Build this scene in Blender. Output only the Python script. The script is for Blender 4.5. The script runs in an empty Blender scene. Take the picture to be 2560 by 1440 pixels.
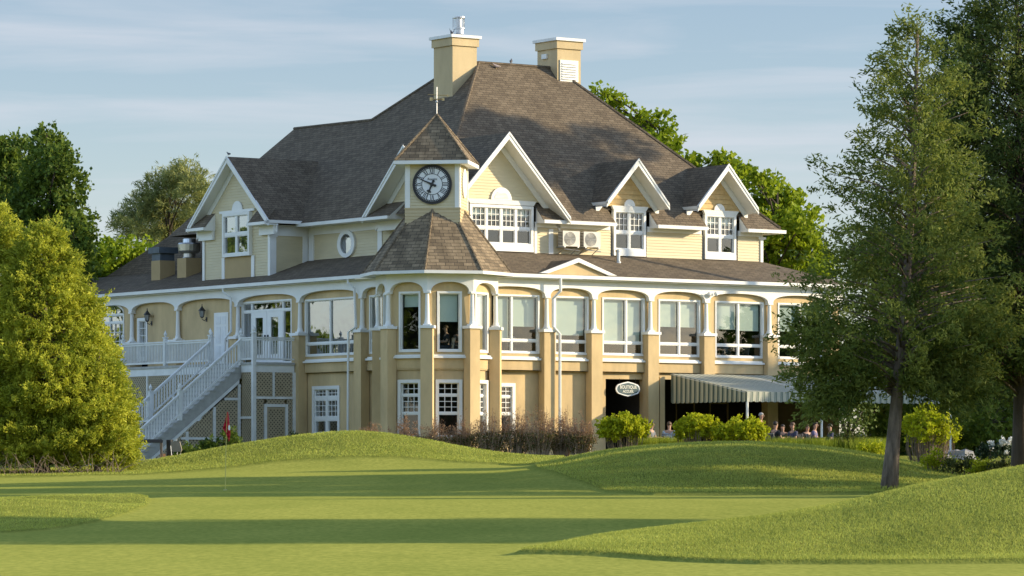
import bpy, bmesh, math, random
import numpy as np
from mathutils import Matrix, Vector

# ------------------------------------------------------------------ camera, sky, sun
SC = bpy.context.scene
COL = SC.collection
F_PX, HC, HY = 9800.0, 1.5, 1177.0          # focal length in photo pixels, eye height, horizon row
cam_data = bpy.data.cameras.new('camera')
cam_data.sensor_width = 36.0
cam_data.lens = 36.0 * F_PX / 2560.0
cam_data.shift_y = (HY - 720.0) / 2560.0
cam_data.clip_start = 0.5
cam_data.clip_end = 6000.0
cam = bpy.data.objects.new('camera', cam_data)
COL.objects.link(cam)
cam.location = (0, 0, HC)
cam.rotation_euler = (math.radians(90), 0, 0)
SC.camera = cam

SUN_AZ, SUN_EL = 90.0, 17.0                  # azimuth from +Y towards +X, elevation
world = bpy.data.worlds.new('World')
SC.world = world
world.use_nodes = True
wn, wl = world.node_tree.nodes, world.node_tree.links
wn.clear()
wo = wn.new('ShaderNodeOutputWorld')
bg = wn.new('ShaderNodeBackground')
sky = wn.new('ShaderNodeTexSky')
sky.sky_type = 'NISHITA'
sky.sun_disc = False
sky.sun_elevation = math.radians(SUN_EL)
sky.sun_rotation = math.radians(SUN_AZ)
sky.air_density = 1.0
sky.dust_density = 0.3
sky.ozone_density = 2.0
tc = wn.new('ShaderNodeTexCoord')
mp = wn.new('ShaderNodeMapping')
mp.inputs['Scale'].default_value = (7.0, 7.0, 85.0)
mp.inputs['Rotation'].default_value = (0, math.radians(0.35), 0)
nz = wn.new('ShaderNodeTexNoise')
nz.inputs['Scale'].default_value = 1.0
nz.inputs['Detail'].default_value = 6.0
nz.inputs['Roughness'].default_value = 0.55
nz.inputs['Distortion'].default_value = 0.4
rp = wn.new('ShaderNodeValToRGB')
rp.color_ramp.elements[0].position = 0.44
rp.color_ramp.elements[0].color = (0, 0, 0, 1)
rp.color_ramp.elements[1].position = 0.72
rp.color_ramp.elements[1].color = (0.6, 0.6, 0.6, 1)
mixc = wn.new('ShaderNodeMix')
mixc.data_type = 'RGBA'
mixc.inputs['B'].default_value = (2.9, 3.0, 3.3, 1)
tint = wn.new('ShaderNodeMix')
tint.data_type = 'RGBA'
tint.blend_type = 'MULTIPLY'
tint.inputs['Factor'].default_value = 1.0
tint.inputs['B'].default_value = (.86, 0.85, 1.0, 1)
wl.new(tc.outputs['Generated'], mp.inputs['Vector'])
wl.new(mp.outputs['Vector'], nz.inputs['Vector'])
wl.new(nz.outputs['Fac'], rp.inputs['Fac'])
sx = wn.new('ShaderNodeSeparateXYZ')                     # scale by elevation: sky above the view boosted as added fill, low sky dimmed
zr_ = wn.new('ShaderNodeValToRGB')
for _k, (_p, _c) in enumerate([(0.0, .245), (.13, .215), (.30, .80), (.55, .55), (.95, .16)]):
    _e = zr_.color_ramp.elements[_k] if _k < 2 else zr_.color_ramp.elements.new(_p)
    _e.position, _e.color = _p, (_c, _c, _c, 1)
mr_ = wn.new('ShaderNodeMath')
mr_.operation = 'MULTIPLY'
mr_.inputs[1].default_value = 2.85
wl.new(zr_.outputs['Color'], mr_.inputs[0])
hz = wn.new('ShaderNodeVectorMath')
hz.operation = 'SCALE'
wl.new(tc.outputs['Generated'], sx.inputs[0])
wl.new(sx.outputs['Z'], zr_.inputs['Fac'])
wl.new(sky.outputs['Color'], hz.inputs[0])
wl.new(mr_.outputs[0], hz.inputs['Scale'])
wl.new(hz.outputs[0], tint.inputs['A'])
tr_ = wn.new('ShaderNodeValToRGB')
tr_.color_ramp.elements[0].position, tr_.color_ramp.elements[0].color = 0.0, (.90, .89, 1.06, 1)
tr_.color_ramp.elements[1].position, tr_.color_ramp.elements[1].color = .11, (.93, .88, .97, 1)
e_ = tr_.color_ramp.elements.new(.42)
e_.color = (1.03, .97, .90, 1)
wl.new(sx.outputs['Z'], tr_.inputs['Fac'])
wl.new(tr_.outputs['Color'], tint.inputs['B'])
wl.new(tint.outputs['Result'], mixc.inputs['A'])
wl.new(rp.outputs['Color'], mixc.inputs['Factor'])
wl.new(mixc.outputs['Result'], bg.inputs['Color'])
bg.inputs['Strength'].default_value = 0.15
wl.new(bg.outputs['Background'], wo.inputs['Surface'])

sun_data = bpy.data.lights.new('sun', 'SUN')
sun_data.energy = 4.0
sun_data.angle = math.radians(0.6)
sun_data.color = (1.0, 0.82, 0.54)
sun = bpy.data.objects.new('sun', sun_data)
COL.objects.link(sun)
_sd = Vector((math.sin(math.radians(SUN_AZ)) * math.cos(math.radians(SUN_EL)),
              math.cos(math.radians(SUN_AZ)) * math.cos(math.radians(SUN_EL)), math.sin(math.radians(SUN_EL))))
sun.rotation_euler = _sd.to_track_quat('Z', 'Y').to_euler()

SC.view_settings.view_transform = 'Standard'
SC.view_settings.look = 'None'
SC.view_settings.exposure = 0.75
SC.view_settings.gamma = 1.0
SC.cycles.max_bounces = 8
SC.cycles.transparent_max_bounces = 16
SC.cycles.caustics_reflective = False
SC.cycles.caustics_refractive = False

# ------------------------------------------------------------------ helpers
def at(px, py, D):
    return Vector(((px - 1280.0) * D / F_PX, D, HC + (HY - py) * D / F_PX))

def tag(o, label=None, cat=None, group=None, kind=None):
    if label: o['label'] = label
    if cat: o['category'] = cat
    if group: o['group'] = group
    if kind: o['kind'] = kind
    return o

def empty(name, loc=(0, 0, 0), rz=0.0, label=None, cat=None, group=None, kind=None):
    o = bpy.data.objects.new(name, None)
    o.empty_display_size = 0.3
    COL.objects.link(o)
    o.location = loc
    o.rotation_euler = (0, 0, rz)
    return tag(o, label, cat, group, kind)

def copy_tree(o, parent=None):
    c = o.copy()
    COL.objects.link(c)
    c.parent = parent
    for ch in list(o.children):
        copy_tree(ch, c)
    return c

def link_mesh(name, me, mat, parent=None):
    o = bpy.data.objects.new(name, me)
    if mat is not None:
        for m in (mat if isinstance(mat, (list, tuple)) else [mat]):
            me.materials.append(m)
    COL.objects.link(o)
    if parent is not None: o.parent = parent
    return o

I4 = Matrix.Identity(4)
def T(x, y, z): return Matrix.Translation((x, y, z))
def RZ(deg): return Matrix.Rotation(math.radians(deg), 4, 'Z')

class MB:
    def __init__(self, M=None):
        self.v, self.f, self.mi, self.M, self.cur = [], [], [], (M or I4), 0
    def add(self, pts, faces):
        b = len(self.v)
        self.v += [tuple(self.M @ Vector(p)) for p in pts]
        for fc in faces:
            self.f.append([b + i for i in fc]); self.mi.append(self.cur)
        return self
    def poly(self, pts): return self.add(pts, [list(range(len(pts)))])
    def box(self, x0, x1, y0, y1, z0, z1):
        return self.add([(x0, y0, z0), (x1, y0, z0), (x1, y1, z0), (x0, y1, z0), (x0, y0, z1), (x1, y0, z1), (x1, y1, z1), (x0, y1, z1)],
                        [(0, 3, 2, 1), (4, 5, 6, 7), (0, 1, 5, 4), (1, 2, 6, 5), (2, 3, 7, 6), (3, 0, 4, 7)])
    def prism(self, pts, y0, y1):      # pts in (x, z), extruded along y
        n = len(pts)
        P = [(x, y0, z) for x, z in pts] + [(x, y1, z) for x, z in pts]
        return self.add(P, [list(range(n)), list(range(2 * n - 1, n - 1, -1))] + [(i, i + n, (i + 1) % n + n, (i + 1) % n) for i in range(n)])
    def hull(self, A, B):              # prism between two matching 3D loops
        n = len(A)
        return self.add(list(A) + list(B), [list(range(n - 1, -1, -1)), list(range(n, 2 * n))] + [(i, (i + 1) % n, (i + 1) % n + n, i + n) for i in range(n)])
    def tube(self, pts, rad, n=6, cap=True):
        pts = [Vector(p) for p in pts]
        rad = rad if isinstance(rad, (list, tuple)) else [rad] * len(pts)
        V, Fc = [], []
        for i, p in enumerate(pts):
            d = (pts[min(i + 1, len(pts) - 1)] - pts[max(i - 1, 0)]).normalized()
            a = Vector((0, 0, 1)) if abs(d.z) < .9 else Vector((1, 0, 0))
            s = d.cross(a).normalized(); t = s.cross(d)
            for k in range(n):
                an = 2 * math.pi * k / n
                V.append(p + (s * math.cos(an) + t * math.sin(an)) * rad[i])
        for i in range(len(pts) - 1):
            for k in range(n):
                Fc.append((i * n + k, i * n + (k + 1) % n, (i + 1) * n + (k + 1) % n, (i + 1) * n + k))
        if cap:
            Fc.append(list(range(n - 1, -1, -1))); Fc.append([(len(pts) - 1) * n + k for k in range(n)])
        return self.add(V, Fc)
    def lathe(self, c, prof, n=12):    # prof: (radius, z)
        V = [(c[0] + r * math.cos(2 * math.pi * k / n), c[1] + r * math.sin(2 * math.pi * k / n), c[2] + z) for r, z in prof for k in range(n)]
        Fc = [(i * n + k, i * n + (k + 1) % n, (i + 1) * n + (k + 1) % n, (i + 1) * n + k) for i in range(len(prof) - 1) for k in range(n)]
        Fc += [list(range(n - 1, -1, -1)), [(len(prof) - 1) * n + k for k in range(n)]]
        return self.add(V, Fc)
    def ball(self, c, r, n=10, m=6, s=(1, 1, 1)):
        prof = [(max(.001, math.sin(math.pi * i / m)) * r, -math.cos(math.pi * i / m) * r) for i in range(m + 1)]
        V = [(c[0] + q * s[0] * math.cos(2 * math.pi * k / n), c[1] + q * s[1] * math.sin(2 * math.pi * k / n), c[2] + z * s[2]) for q, z in prof for k in range(n)]
        Fc = [(i * n + k, i * n + (k + 1) % n, (i + 1) * n + (k + 1) % n, (i + 1) * n + k) for i in range(m) for k in range(n)]
        return self.add(V, Fc)
    def build(self, name, mat, parent=None, label=None, smooth=False):
        me = bpy.data.meshes.new(name)
        me.from_pydata(self.v, [], self.f)
        me.polygons.foreach_set('material_index', self.mi)
        uv = me.uv_layers.new(name='UVMap')
        me.update()
        co = self.v
        for p in me.polygons:
            n = p.normal
            if abs(n.z) > .985: h, s = Vector((1, 0, 0)), Vector((0, 1, 0))
            else:
                h = Vector((-n.y, n.x, 0)).normalized(); s = n.cross(h)
            for li in p.loop_indices:
                q = Vector(co[me.loops[li].vertex_index])
                uv.data[li].uv = (q.dot(h), q.dot(s))
            if smooth: p.use_smooth = True
        o = link_mesh(name, me, mat, parent)
        if label: o['label'] = label
        return o

# ------------------------------------------------------------------ materials
def nodes_of(name):
    m = bpy.data.materials.new(name); m.use_nodes = True
    nt = m.node_tree; nt.nodes.clear()
    return m, nt.nodes, nt.links

def mat(name, col, rough=.7, var=.0, vscale=3.0, bump=0.0, bscale=40.0, metal=0.0, spec=0.5, col2=None, stretch=None):
    m, N, L = nodes_of(name)
    out = N.new('ShaderNodeOutputMaterial'); p = N.new('ShaderNodeBsdfPrincipled')
    L.new(p.outputs[0], out.inputs[0])
    p.inputs['Roughness'].default_value = rough; p.inputs['Metallic'].default_value = metal
    p.inputs['Specular IOR Level'].default_value = spec
    p.inputs['Base Color'].default_value = (*col, 1)
    if var or col2:
        t = N.new('ShaderNodeTexCoord'); z = N.new('ShaderNodeTexNoise')
        z.inputs['Scale'].default_value = vscale; z.inputs['Detail'].default_value = 6
        z.inputs['Roughness'].default_value = .65
        if stretch:
            mpn = N.new('ShaderNodeMapping'); mpn.inputs['Scale'].default_value = stretch
            L.new(t.outputs['Object'], mpn.inputs[0]); L.new(mpn.outputs[0], z.inputs['Vector'])
        else: L.new(t.outputs['Object'], z.inputs['Vector'])
        r = N.new('ShaderNodeValToRGB')
        c2 = col2 or tuple(c * (1 - var) for c in col)
        r.color_ramp.elements[0].position = .32; r.color_ramp.elements[0].color = (*c2, 1)
        r.color_ramp.elements[1].position = .68; r.color_ramp.elements[1].color = (*[min(1, c * (1 + var * .4)) for c in col], 1)
        L.new(z.outputs['Fac'], r.inputs[0]); L.new(r.outputs[0], p.inputs['Base Color'])
    if bump:
        t2 = N.new('ShaderNodeTexCoord'); z2 = N.new('ShaderNodeTexNoise'); b = N.new('ShaderNodeBump')
        z2.inputs['Scale'].default_value = bscale; z2.inputs['Detail'].default_value = 4
        b.inputs['Strength'].default_value = bump; b.inputs['Distance'].default_value = .02
        L.new(t2.outputs['Object'], z2.inputs['Vector']); L.new(z2.outputs['Fac'], b.inputs['Height']); L.new(b.outputs[0], p.inputs['Normal'])
    return m

def shingle(name, c1, c2, mortar, w=.31, h=.14, stain=.27):
    m, N, L = nodes_of(name)
    out = N.new('ShaderNodeOutputMaterial'); p = N.new('ShaderNodeBsdfPrincipled'); L.new(p.outputs[0], out.inputs[0])
    p.inputs['Roughness'].default_value = .92; p.inputs['Specular IOR Level'].default_value = .25
    uv = N.new('ShaderNodeUVMap'); br = N.new('ShaderNodeTexBrick')
    br.inputs['Scale'].default_value = 1.0; br.inputs['Brick Width'].default_value = w; br.inputs['Row Height'].default_value = h
    br.inputs['Mortar Size'].default_value = .011; br.inputs['Mortar Smooth'].default_value = .2
    br.offset = .37; br.offset_frequency = 2; br.inputs['Bias'].default_value = -.1
    br.inputs['Color1'].default_value = (*c1, 1); br.inputs['Color2'].default_value = (*c2, 1); br.inputs['Mortar'].default_value = (*mortar, 1)
    L.new(uv.outputs[0], br.inputs['Vector'])
    z = N.new('ShaderNodeTexNoise'); z.inputs['Scale'].default_value = .7; z.inputs['Detail'].default_value = 7; z.inputs['Roughness'].default_value = .7
    mpn = N.new('ShaderNodeMapping'); mpn.inputs['Scale'].default_value = (2.2, .6, 1)
    L.new(uv.outputs[0], mpn.inputs[0]); L.new(mpn.outputs[0], z.inputs['Vector'])
    r = N.new('ShaderNodeMapRange'); r.inputs['From Min'].default_value = .3; r.inputs['From Max'].default_value = .7
    r.inputs['To Min'].default_value = 1 - stain; r.inputs['To Max'].default_value = 1 + stain * .5
    L.new(z.outputs['Fac'], r.inputs['Value'])
    g = N.new('ShaderNodeTexNoise'); g.inputs['Scale'].default_value = 25; g.inputs['Detail'].default_value = 2
    L.new(uv.outputs[0], g.inputs['Vector'])
    r2 = N.new('ShaderNodeMapRange'); r2.inputs['To Min'].default_value = .7; r2.inputs['To Max'].default_value = 1.3
    L.new(g.outputs['Fac'], r2.inputs['Value'])
    mm = N.new('ShaderNodeMath'); mm.operation = 'MULTIPLY'; L.new(r.outputs[0], mm.inputs[0]); L.new(r2.outputs[0], mm.inputs[1])
    vm = N.new('ShaderNodeVectorMath'); vm.operation = 'SCALE'; L.new(br.outputs['Color'], vm.inputs[0]); L.new(mm.outputs[0], vm.inputs['Scale'])
    L.new(vm.outputs[0], p.inputs['Base Color'])
    b = N.new('ShaderNodeBump'); b.inputs['Strength'].default_value = .6; b.inputs['Distance'].default_value = .015
    inv = N.new('ShaderNodeMath'); inv.operation = 'SUBTRACT'; inv.inputs[0].default_value = 1.0
    L.new(br.outputs['Fac'], inv.inputs[1]); L.new(inv.outputs[0], b.inputs['Height']); L.new(b.outputs[0], p.inputs['Normal'])
    return m

def glass(name, tintc=(.82, .9, .88), ior=1.9):
    m, N, L = nodes_of(name)
    out = N.new('ShaderNodeOutputMaterial'); t = N.new('ShaderNodeBsdfTransparent'); g = N.new('ShaderNodeBsdfGlossy')
    mx = N.new('ShaderNodeMixShader')
    t.inputs[0].default_value = (*tintc, 1); g.inputs['Roughness'].default_value = .015; g.inputs['Color'].default_value = (.95, .98, 1, 1)
    z = N.new('ShaderNodeTexNoise'); z.inputs['Scale'].default_value = .9; b = N.new('ShaderNodeBump'); b.inputs['Strength'].default_value = .04; b.inputs['Distance'].default_value = .1
    c = N.new('ShaderNodeTexCoord'); L.new(c.outputs['Object'], z.inputs['Vector']); L.new(z.outputs['Fac'], b.inputs['Height']); L.new(b.outputs[0], g.inputs['Normal'])
    lw = N.new('ShaderNodeLayerWeight'); lw.inputs['Blend'].default_value = .5
    pw = N.new('ShaderNodeMath'); pw.operation = 'POWER'; pw.inputs[1].default_value = 2.0; ml = N.new('ShaderNodeMath'); ml.operation = 'MULTIPLY_ADD'; ml.inputs[1].default_value = 1.7; ml.inputs[2].default_value = .05
    L.new(lw.outputs['Facing'], pw.inputs[0]); L.new(pw.outputs[0], ml.inputs[0]); L.new(ml.outputs[0], mx.inputs[0]); L.new(t.outputs[0], mx.inputs[1]); L.new(g.outputs[0], mx.inputs[2]); L.new(mx.outputs[0], out.inputs[0])
    return m

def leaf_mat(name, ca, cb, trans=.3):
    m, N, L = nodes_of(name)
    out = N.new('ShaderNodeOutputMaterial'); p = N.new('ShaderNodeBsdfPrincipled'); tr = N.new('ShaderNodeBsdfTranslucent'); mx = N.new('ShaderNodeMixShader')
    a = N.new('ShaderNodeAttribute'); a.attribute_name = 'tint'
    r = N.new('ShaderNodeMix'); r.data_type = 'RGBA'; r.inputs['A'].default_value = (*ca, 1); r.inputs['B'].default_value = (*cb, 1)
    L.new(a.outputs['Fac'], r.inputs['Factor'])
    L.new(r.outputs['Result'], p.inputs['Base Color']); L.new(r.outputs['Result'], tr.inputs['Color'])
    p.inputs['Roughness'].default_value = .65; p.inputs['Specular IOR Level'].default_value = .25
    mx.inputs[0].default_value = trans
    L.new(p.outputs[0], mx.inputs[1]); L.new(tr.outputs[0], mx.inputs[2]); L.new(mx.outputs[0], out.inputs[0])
    return m

STUCCO = mat('tan_stucco', (.60, .45, .24), .9, var=.24, vscale=.9, bump=.25, bscale=60, stretch=(1, 1, .4))
STUCCO_D = mat('tan_panel_stucco', (.46, .34, .175), .9, var=.12, vscale=.8, bump=.2, bscale=60)
SIDING = mat('pale_yellow_siding', (.63, .545, .35), .6, var=.10, vscale=.9, stretch=(1, 1, 4))
SCALE_M = mat('scalloped_tan_shingles', (.60, .42, .19), .75, var=.2, vscale=5)
WHITE = mat('white_trim_paint', (.80, .80, .77), .5, var=.06, vscale=1.3)
WHITE_W = mat('weathered_white_paint', (.76, .77, .76), .55, var=.14, vscale=2.2)
GUTTER = mat('white_gutter_metal', (.76, .77, .75), .4, var=.10, vscale=1.0)
ROOF = shingle('brown_grey_shingles', (.132, .104, .074), (.198, .158, .112), (.062, .05, .04))
ROOF_T = shingle('turret_brown_shingles', (.165, .128, .086), (.32, .248, .162), (.065, .055, .045), w=.36, h=.16, stain=.45)
GLASS = glass('window_glass')
BLIND = mat('cream_roller_blind', (.72, .74, .66), .9, var=.06, vscale=.7)
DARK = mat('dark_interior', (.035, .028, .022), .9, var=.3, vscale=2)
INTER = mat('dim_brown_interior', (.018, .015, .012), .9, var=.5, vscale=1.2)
IRON = mat('black_iron', (.02, .02, .022), .5, var=.2, vscale=6)
STEEL = mat('galvanized_steel', (.55, .56, .57), .32, var=.15, vscale=3, metal=.9)
BLUEMETAL = mat('blue_grey_sheet_metal', (.10, .125, .15), .5, var=.2, vscale=4)
LATTICE = mat('tan_lattice_wood', (.46, .385, .26), .8, var=.15, vscale=3)
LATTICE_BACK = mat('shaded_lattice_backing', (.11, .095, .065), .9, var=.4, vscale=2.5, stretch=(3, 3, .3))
TREAD = mat('grey_deck_boards', (.42, .42, .40), .75, var=.2, vscale=3)
BARK = mat('grey_brown_bark', (.20, .155, .12), .95, var=.6, vscale=9, bump=1.0, bscale=22, stretch=(1, 1, .2))
BARK_D = mat('dark_bark', (.085, .065, .05), .95, var=.4, vscale=5, bump=.6, bscale=18, stretch=(1, 1, .25))
# ------------------------------------------------------------------ terrain
ROWS = [  # depth, [(photo column, photo row)] of the surface at that depth
 (45, [(0, 1440), (1285, 1436), (1900, 1436), (2560, 1432)]),
 (50, [(0, 1408), (1285, 1404), (1900, 1408), (2560, 1400)]),
 (53, [(0, 1390), (1250, 1386), (1300, 1380), (1500, 1372), (1700, 1364), (1900, 1356), (2100, 1340), (2300, 1312), (2560, 1285), (3000, 1250)]),
 (58, [(0, 1364), (1250, 1362), (1340, 1362), (1500, 1348), (1700, 1324), (1900, 1303), (2100, 1270), (2300, 1222), (2560, 1175), (3000, 1120)]),
 (62, [(0, 1347), (1250, 1348), (1500, 1346), (1700, 1328), (1900, 1312), (2100, 1285), (2300, 1245), (2560, 1205), (3000, 1170)]),
 (67, [(0, 1333), (1250, 1330), (1500, 1330), (1900, 1322), (2300, 1312), (2560, 1300), (3000, 1290)]),
 (76, [(0, 1292), (150, 1295), (400, 1300), (1250, 1297), (1800, 1296), (2560, 1290)]),
 (80, [(0, 1268), (100, 1272), (200, 1276), (300, 1280), (400, 1285), (1250, 1282), (2560, 1275)]),
 (84, [(0, 1249), (100, 1254), (200, 1259), (300, 1265), (380, 1272), (1250, 1268), (2560, 1262)]),
 (88, [(0, 1262), (100, 1264), (200, 1266), (300, 1265), (370, 1264), (430, 1262), (1250, 1257), (2560, 1252)]),
 (92, [(0, 1250), (60, 1246), (120, 1243), (240, 1240), (355, 1239), (390, 1252), (1250, 1248), (2560, 1244)]),
 (97, [(0, 1246), (360, 1246), (420, 1243), (1250, 1239), (1700, 1238), (2560, 1236)]),
 (102, [(0, 1237), (420, 1233), (1250, 1228), (1600, 1226), (2225, 1228), (2560, 1230)]),
 (107, [(0, 1229), (560, 1225), (1250, 1216), (1500, 1206), (1900, 1196), (2250, 1212), (2560, 1220)]),
 (114, [(0, 1217), (560, 1208), (1250, 1197), (1450, 1180), (1650, 1160), (1900, 1152), (2150, 1168), (2300, 1190), (2450, 1205), (2560, 1212)]),
 (121, [(0, 1205), (560, 1190), (1250, 1180), (1400, 1166), (1550, 1137), (1700, 1122), (1870, 1118), (2050, 1130), (2200, 1152), (2350, 1180), (2450, 1196), (2560, 1206)]),
 (128, [(0, 1193), (350, 1187), (700, 1172), (1000, 1166), (1300, 1164), (1400, 1150), (1500, 1131), (1600, 1119), (1750, 1110), (1870, 1108), (2000, 1115), (2100, 1125), (2200, 1142), (2300, 1163), (2400, 1180), (2470, 1190), (2560, 1198)]),
 (134, [(0, 1183), (350, 1174), (520, 1152), (700, 1133), (870, 1124), (1000, 1130), (1150, 1143), (1300, 1153), (1420, 1146), (1550, 1130), (1700, 1120), (1870, 1117), (2050, 1128), (2300, 1164), (2400, 1175), (2560, 1180)]),
 (140, [(0, 1174), (200, 1167), (350, 1152), (430, 1140), (500, 1126), (600, 1108), (700, 1092), (800, 1080), (880, 1075), (960, 1080), (1050, 1094), (1150, 1114), (1250, 1130), (1350, 1139), (1450, 1139), (1600, 1132), (1900, 1130), (2300, 1158), (2560, 1160)]),
 (144, [(0, 1172), (200, 1172), (350, 1168), (430, 1160), (520, 1143), (700, 1118), (870, 1102), (1000, 1112), (1150, 1130), (1250, 1137), (1350, 1140), (1450, 1138), (1600, 1135), (1900, 1135), (2300, 1150), (2560, 1148)]),
 (149, [(0, 1204), (380, 1204), (470, 1180), (600, 1150), (900, 1142), (1500, 1141), (1900, 1142), (2300, 1144), (2560, 1144)]),
 (156, [(0, 1195), (400, 1190), (560, 1150), (900, 1143), (2560, 1143)]),
 (168, [(0, 1150), (2560, 1147)]),
]
_KD = np.array([2., 30.] + [r[0] for r in ROWS] + [400., 3000.])
_cols = np.concatenate([[-70000, -25000, -9000, -3500, -1800, -900, -400], np.arange(-150, 2716, 5.0), [2900, 3300, 4200, 6000, 11000, 27000, 72000]])
_Z = np.zeros((len(_KD), len(_cols)))
_Z[0], _Z[1] = 0.0, 0.12
for _i, (_D, _pts) in enumerate(ROWS):
    _y = np.interp(_cols, [p[0] for p in _pts], [p[1] for p in _pts])
    _Z[_i + 2] = HC + (HY - _y) * _D / F_PX
_Z[-2], _Z[-1] = 2.0, 2.0
def _smooth(a, k, axis):
    ker = np.hanning(k + 2)[1:-1]; ker /= ker.sum()
    return np.apply_along_axis(lambda r: np.convolve(np.pad(r, k // 2, mode='edge'), ker, 'valid'), axis, a)
_D = np.concatenate([[2, 12, 22, 30, 34, 38], np.arange(41, 47, .25), np.arange(47, 54, .06), np.arange(54, 66, .2), np.arange(66, 97, .14), np.arange(97, 133.5, .18), np.arange(133.5, 150, .25), np.arange(150, 176, 1.0), [185, 200, 230, 280, 400, 800, 3000]])
def _pchip(xk, Y, x):                  # monotone cubic through the control depths
    h = np.diff(xk); d = np.diff(Y, axis=0) / h[:, None]; m = np.zeros_like(Y)
    w1 = (2 * h[1:] + h[:-1])[:, None]; w2 = (h[1:] + 2 * h[:-1])[:, None]
    ok = d[1:] * d[:-1] > 0
    with np.errstate(divide='ignore', invalid='ignore'):
        hm = (w1 + w2) / (w1 / d[:-1] + w2 / d[1:])
    m[1:-1] = np.where(ok, hm, 0); m[0], m[-1] = d[0], d[-1]
    i = np.clip(np.searchsorted(xk, x) - 1, 0, len(h) - 1); t = ((x - xk[i]) / h[i])[:, None]; hh = h[i][:, None]
    return (2 * t**3 - 3 * t**2 + 1) * Y[i] + (t**3 - 2 * t**2 + t) * hh * m[i] + (-2 * t**3 + 3 * t**2) * Y[i + 1] + (t**3 - t**2) * hh * m[i + 1]
_Zs = _Z.copy()
_Zs[:, 7:-7] = _smooth(_Z, 21, 1)[:, 7:-7]
_H = _pchip(_KD, _Zs, _D)
_PXg, _Dg = np.meshgrid(_cols, _D)
_YI = HY - (_H - HC) * F_PX / _Dg                       # image row of every ground point
def curve(pts, x): return np.interp(x, [p[0] for p in pts], [p[1] for p in pts])
# rough grass stands a few centimetres above the mown green, with a cut edge
_edge_far = curve([(-400, 129), (0, 128), (350, 128.5), (700, 131.5), (1000, 132.5), (1250, 131), (1350, 127.5), (1420, 126)], _PXg)
_s = lambda d, w: np.clip(d / w + .5, 0, 1)
far_rough = _s(_Dg - _edge_far, .22) * _s(1420 - _PXg, 30)
_edge_r = curve([(97, 1640), (99, 1570), (101, 1505), (105, 1470), (109, 1425), (113, 1392), (118, 1352), (122, 1334), (126, 1338), (127.5, 1350), (129, 1420)], _Dg)
right_rough = _s(_PXg - _edge_r, 7) * (_Dg > 97)
_edge_n = curve([(1240, 60), (1270, 53.5), (1285, 52.2), (1500, 51.4), (1700, 50.3), (1900, 49.4), (2200, 48.8), (2560, 48.6), (3200, 48)], _PXg)
_tip = curve([(51, 1275), (52.2, 1285), (54, 1345), (57, 1440), (60, 1540), (66, 1700)], _Dg)
near_rough = _s(_Dg - _edge_n, .1) * (_Dg < 66) * _s(_PXg - _tip, 25)
_edge_l = curve([(66.5, -50), (67, 10), (69, 110), (71.5, 185), (74, 240), (77, 285), (80, 325), (84, 355), (90, 372), (94, 372), (95.5, 300)], _Dg)
left_rough = _s(_edge_l - _PXg, 7) * (_Dg > 66.5) * _s(95.2 - _Dg, .3)
rough = np.maximum.reduce([far_rough, right_rough, near_rough, left_rough, (_Dg > 150) * 1.0])
_rng = np.random.default_rng(5)
rz = rough.astype(float)
_H = _H + (rz - .5 * left_rough) * .055 - .10 * np.clip((_Dg - 125) / 9, 0, 1) * (_Dg < 150)
_lump = _rng.normal(size=_H.shape)
_lump = _smooth(_smooth(_lump, 5, 0), 5, 1)
_H = _H + rz * (_Dg < 150) * _lump * .011
_X = (_PXg - 1280.0) * _Dg / F_PX
def ground_z(x, y):
    px = 1280.0 + x * F_PX / max(y, 1.0)
    i = int(np.clip(np.searchsorted(_D, y) - 1, 0, len(_D) - 2)); j = int(np.clip(np.searchsorted(_cols, px) - 1, 0, len(_cols) - 2))
    ty = (y - _D[i]) / (_D[i + 1] - _D[i]); tx = (px - _cols[j]) / (_cols[j + 1] - _cols[j])
    ty, tx = min(max(ty, 0), 1), min(max(tx, 0), 1)
    return float((_H[i, j] * (1 - tx) + _H[i, j + 1] * tx) * (1 - ty) + (_H[i + 1, j] * (1 - tx) + _H[i + 1, j + 1] * tx) * ty)
_nr, _nc = _H.shape
_verts = np.stack([_X.ravel(), _Dg.ravel(), _H.ravel()], 1)
_id = np.arange(_nr * _nc).reshape(_nr, _nc)
_faces = np.stack([_id[:-1, :-1].ravel(), _id[:-1, 1:].ravel(), _id[1:, 1:].ravel(), _id[1:, :-1].ravel()], 1)
me = bpy.data.meshes.new('ground')
me.from_pydata(_verts, [], _faces)
me.polygons.foreach_set('use_smooth', np.ones(len(_faces), dtype=bool))
zone = me.attributes.new('rough', 'FLOAT', 'POINT'); zone.data.foreach_set('value', rz.ravel().astype(np.float32))

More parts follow.
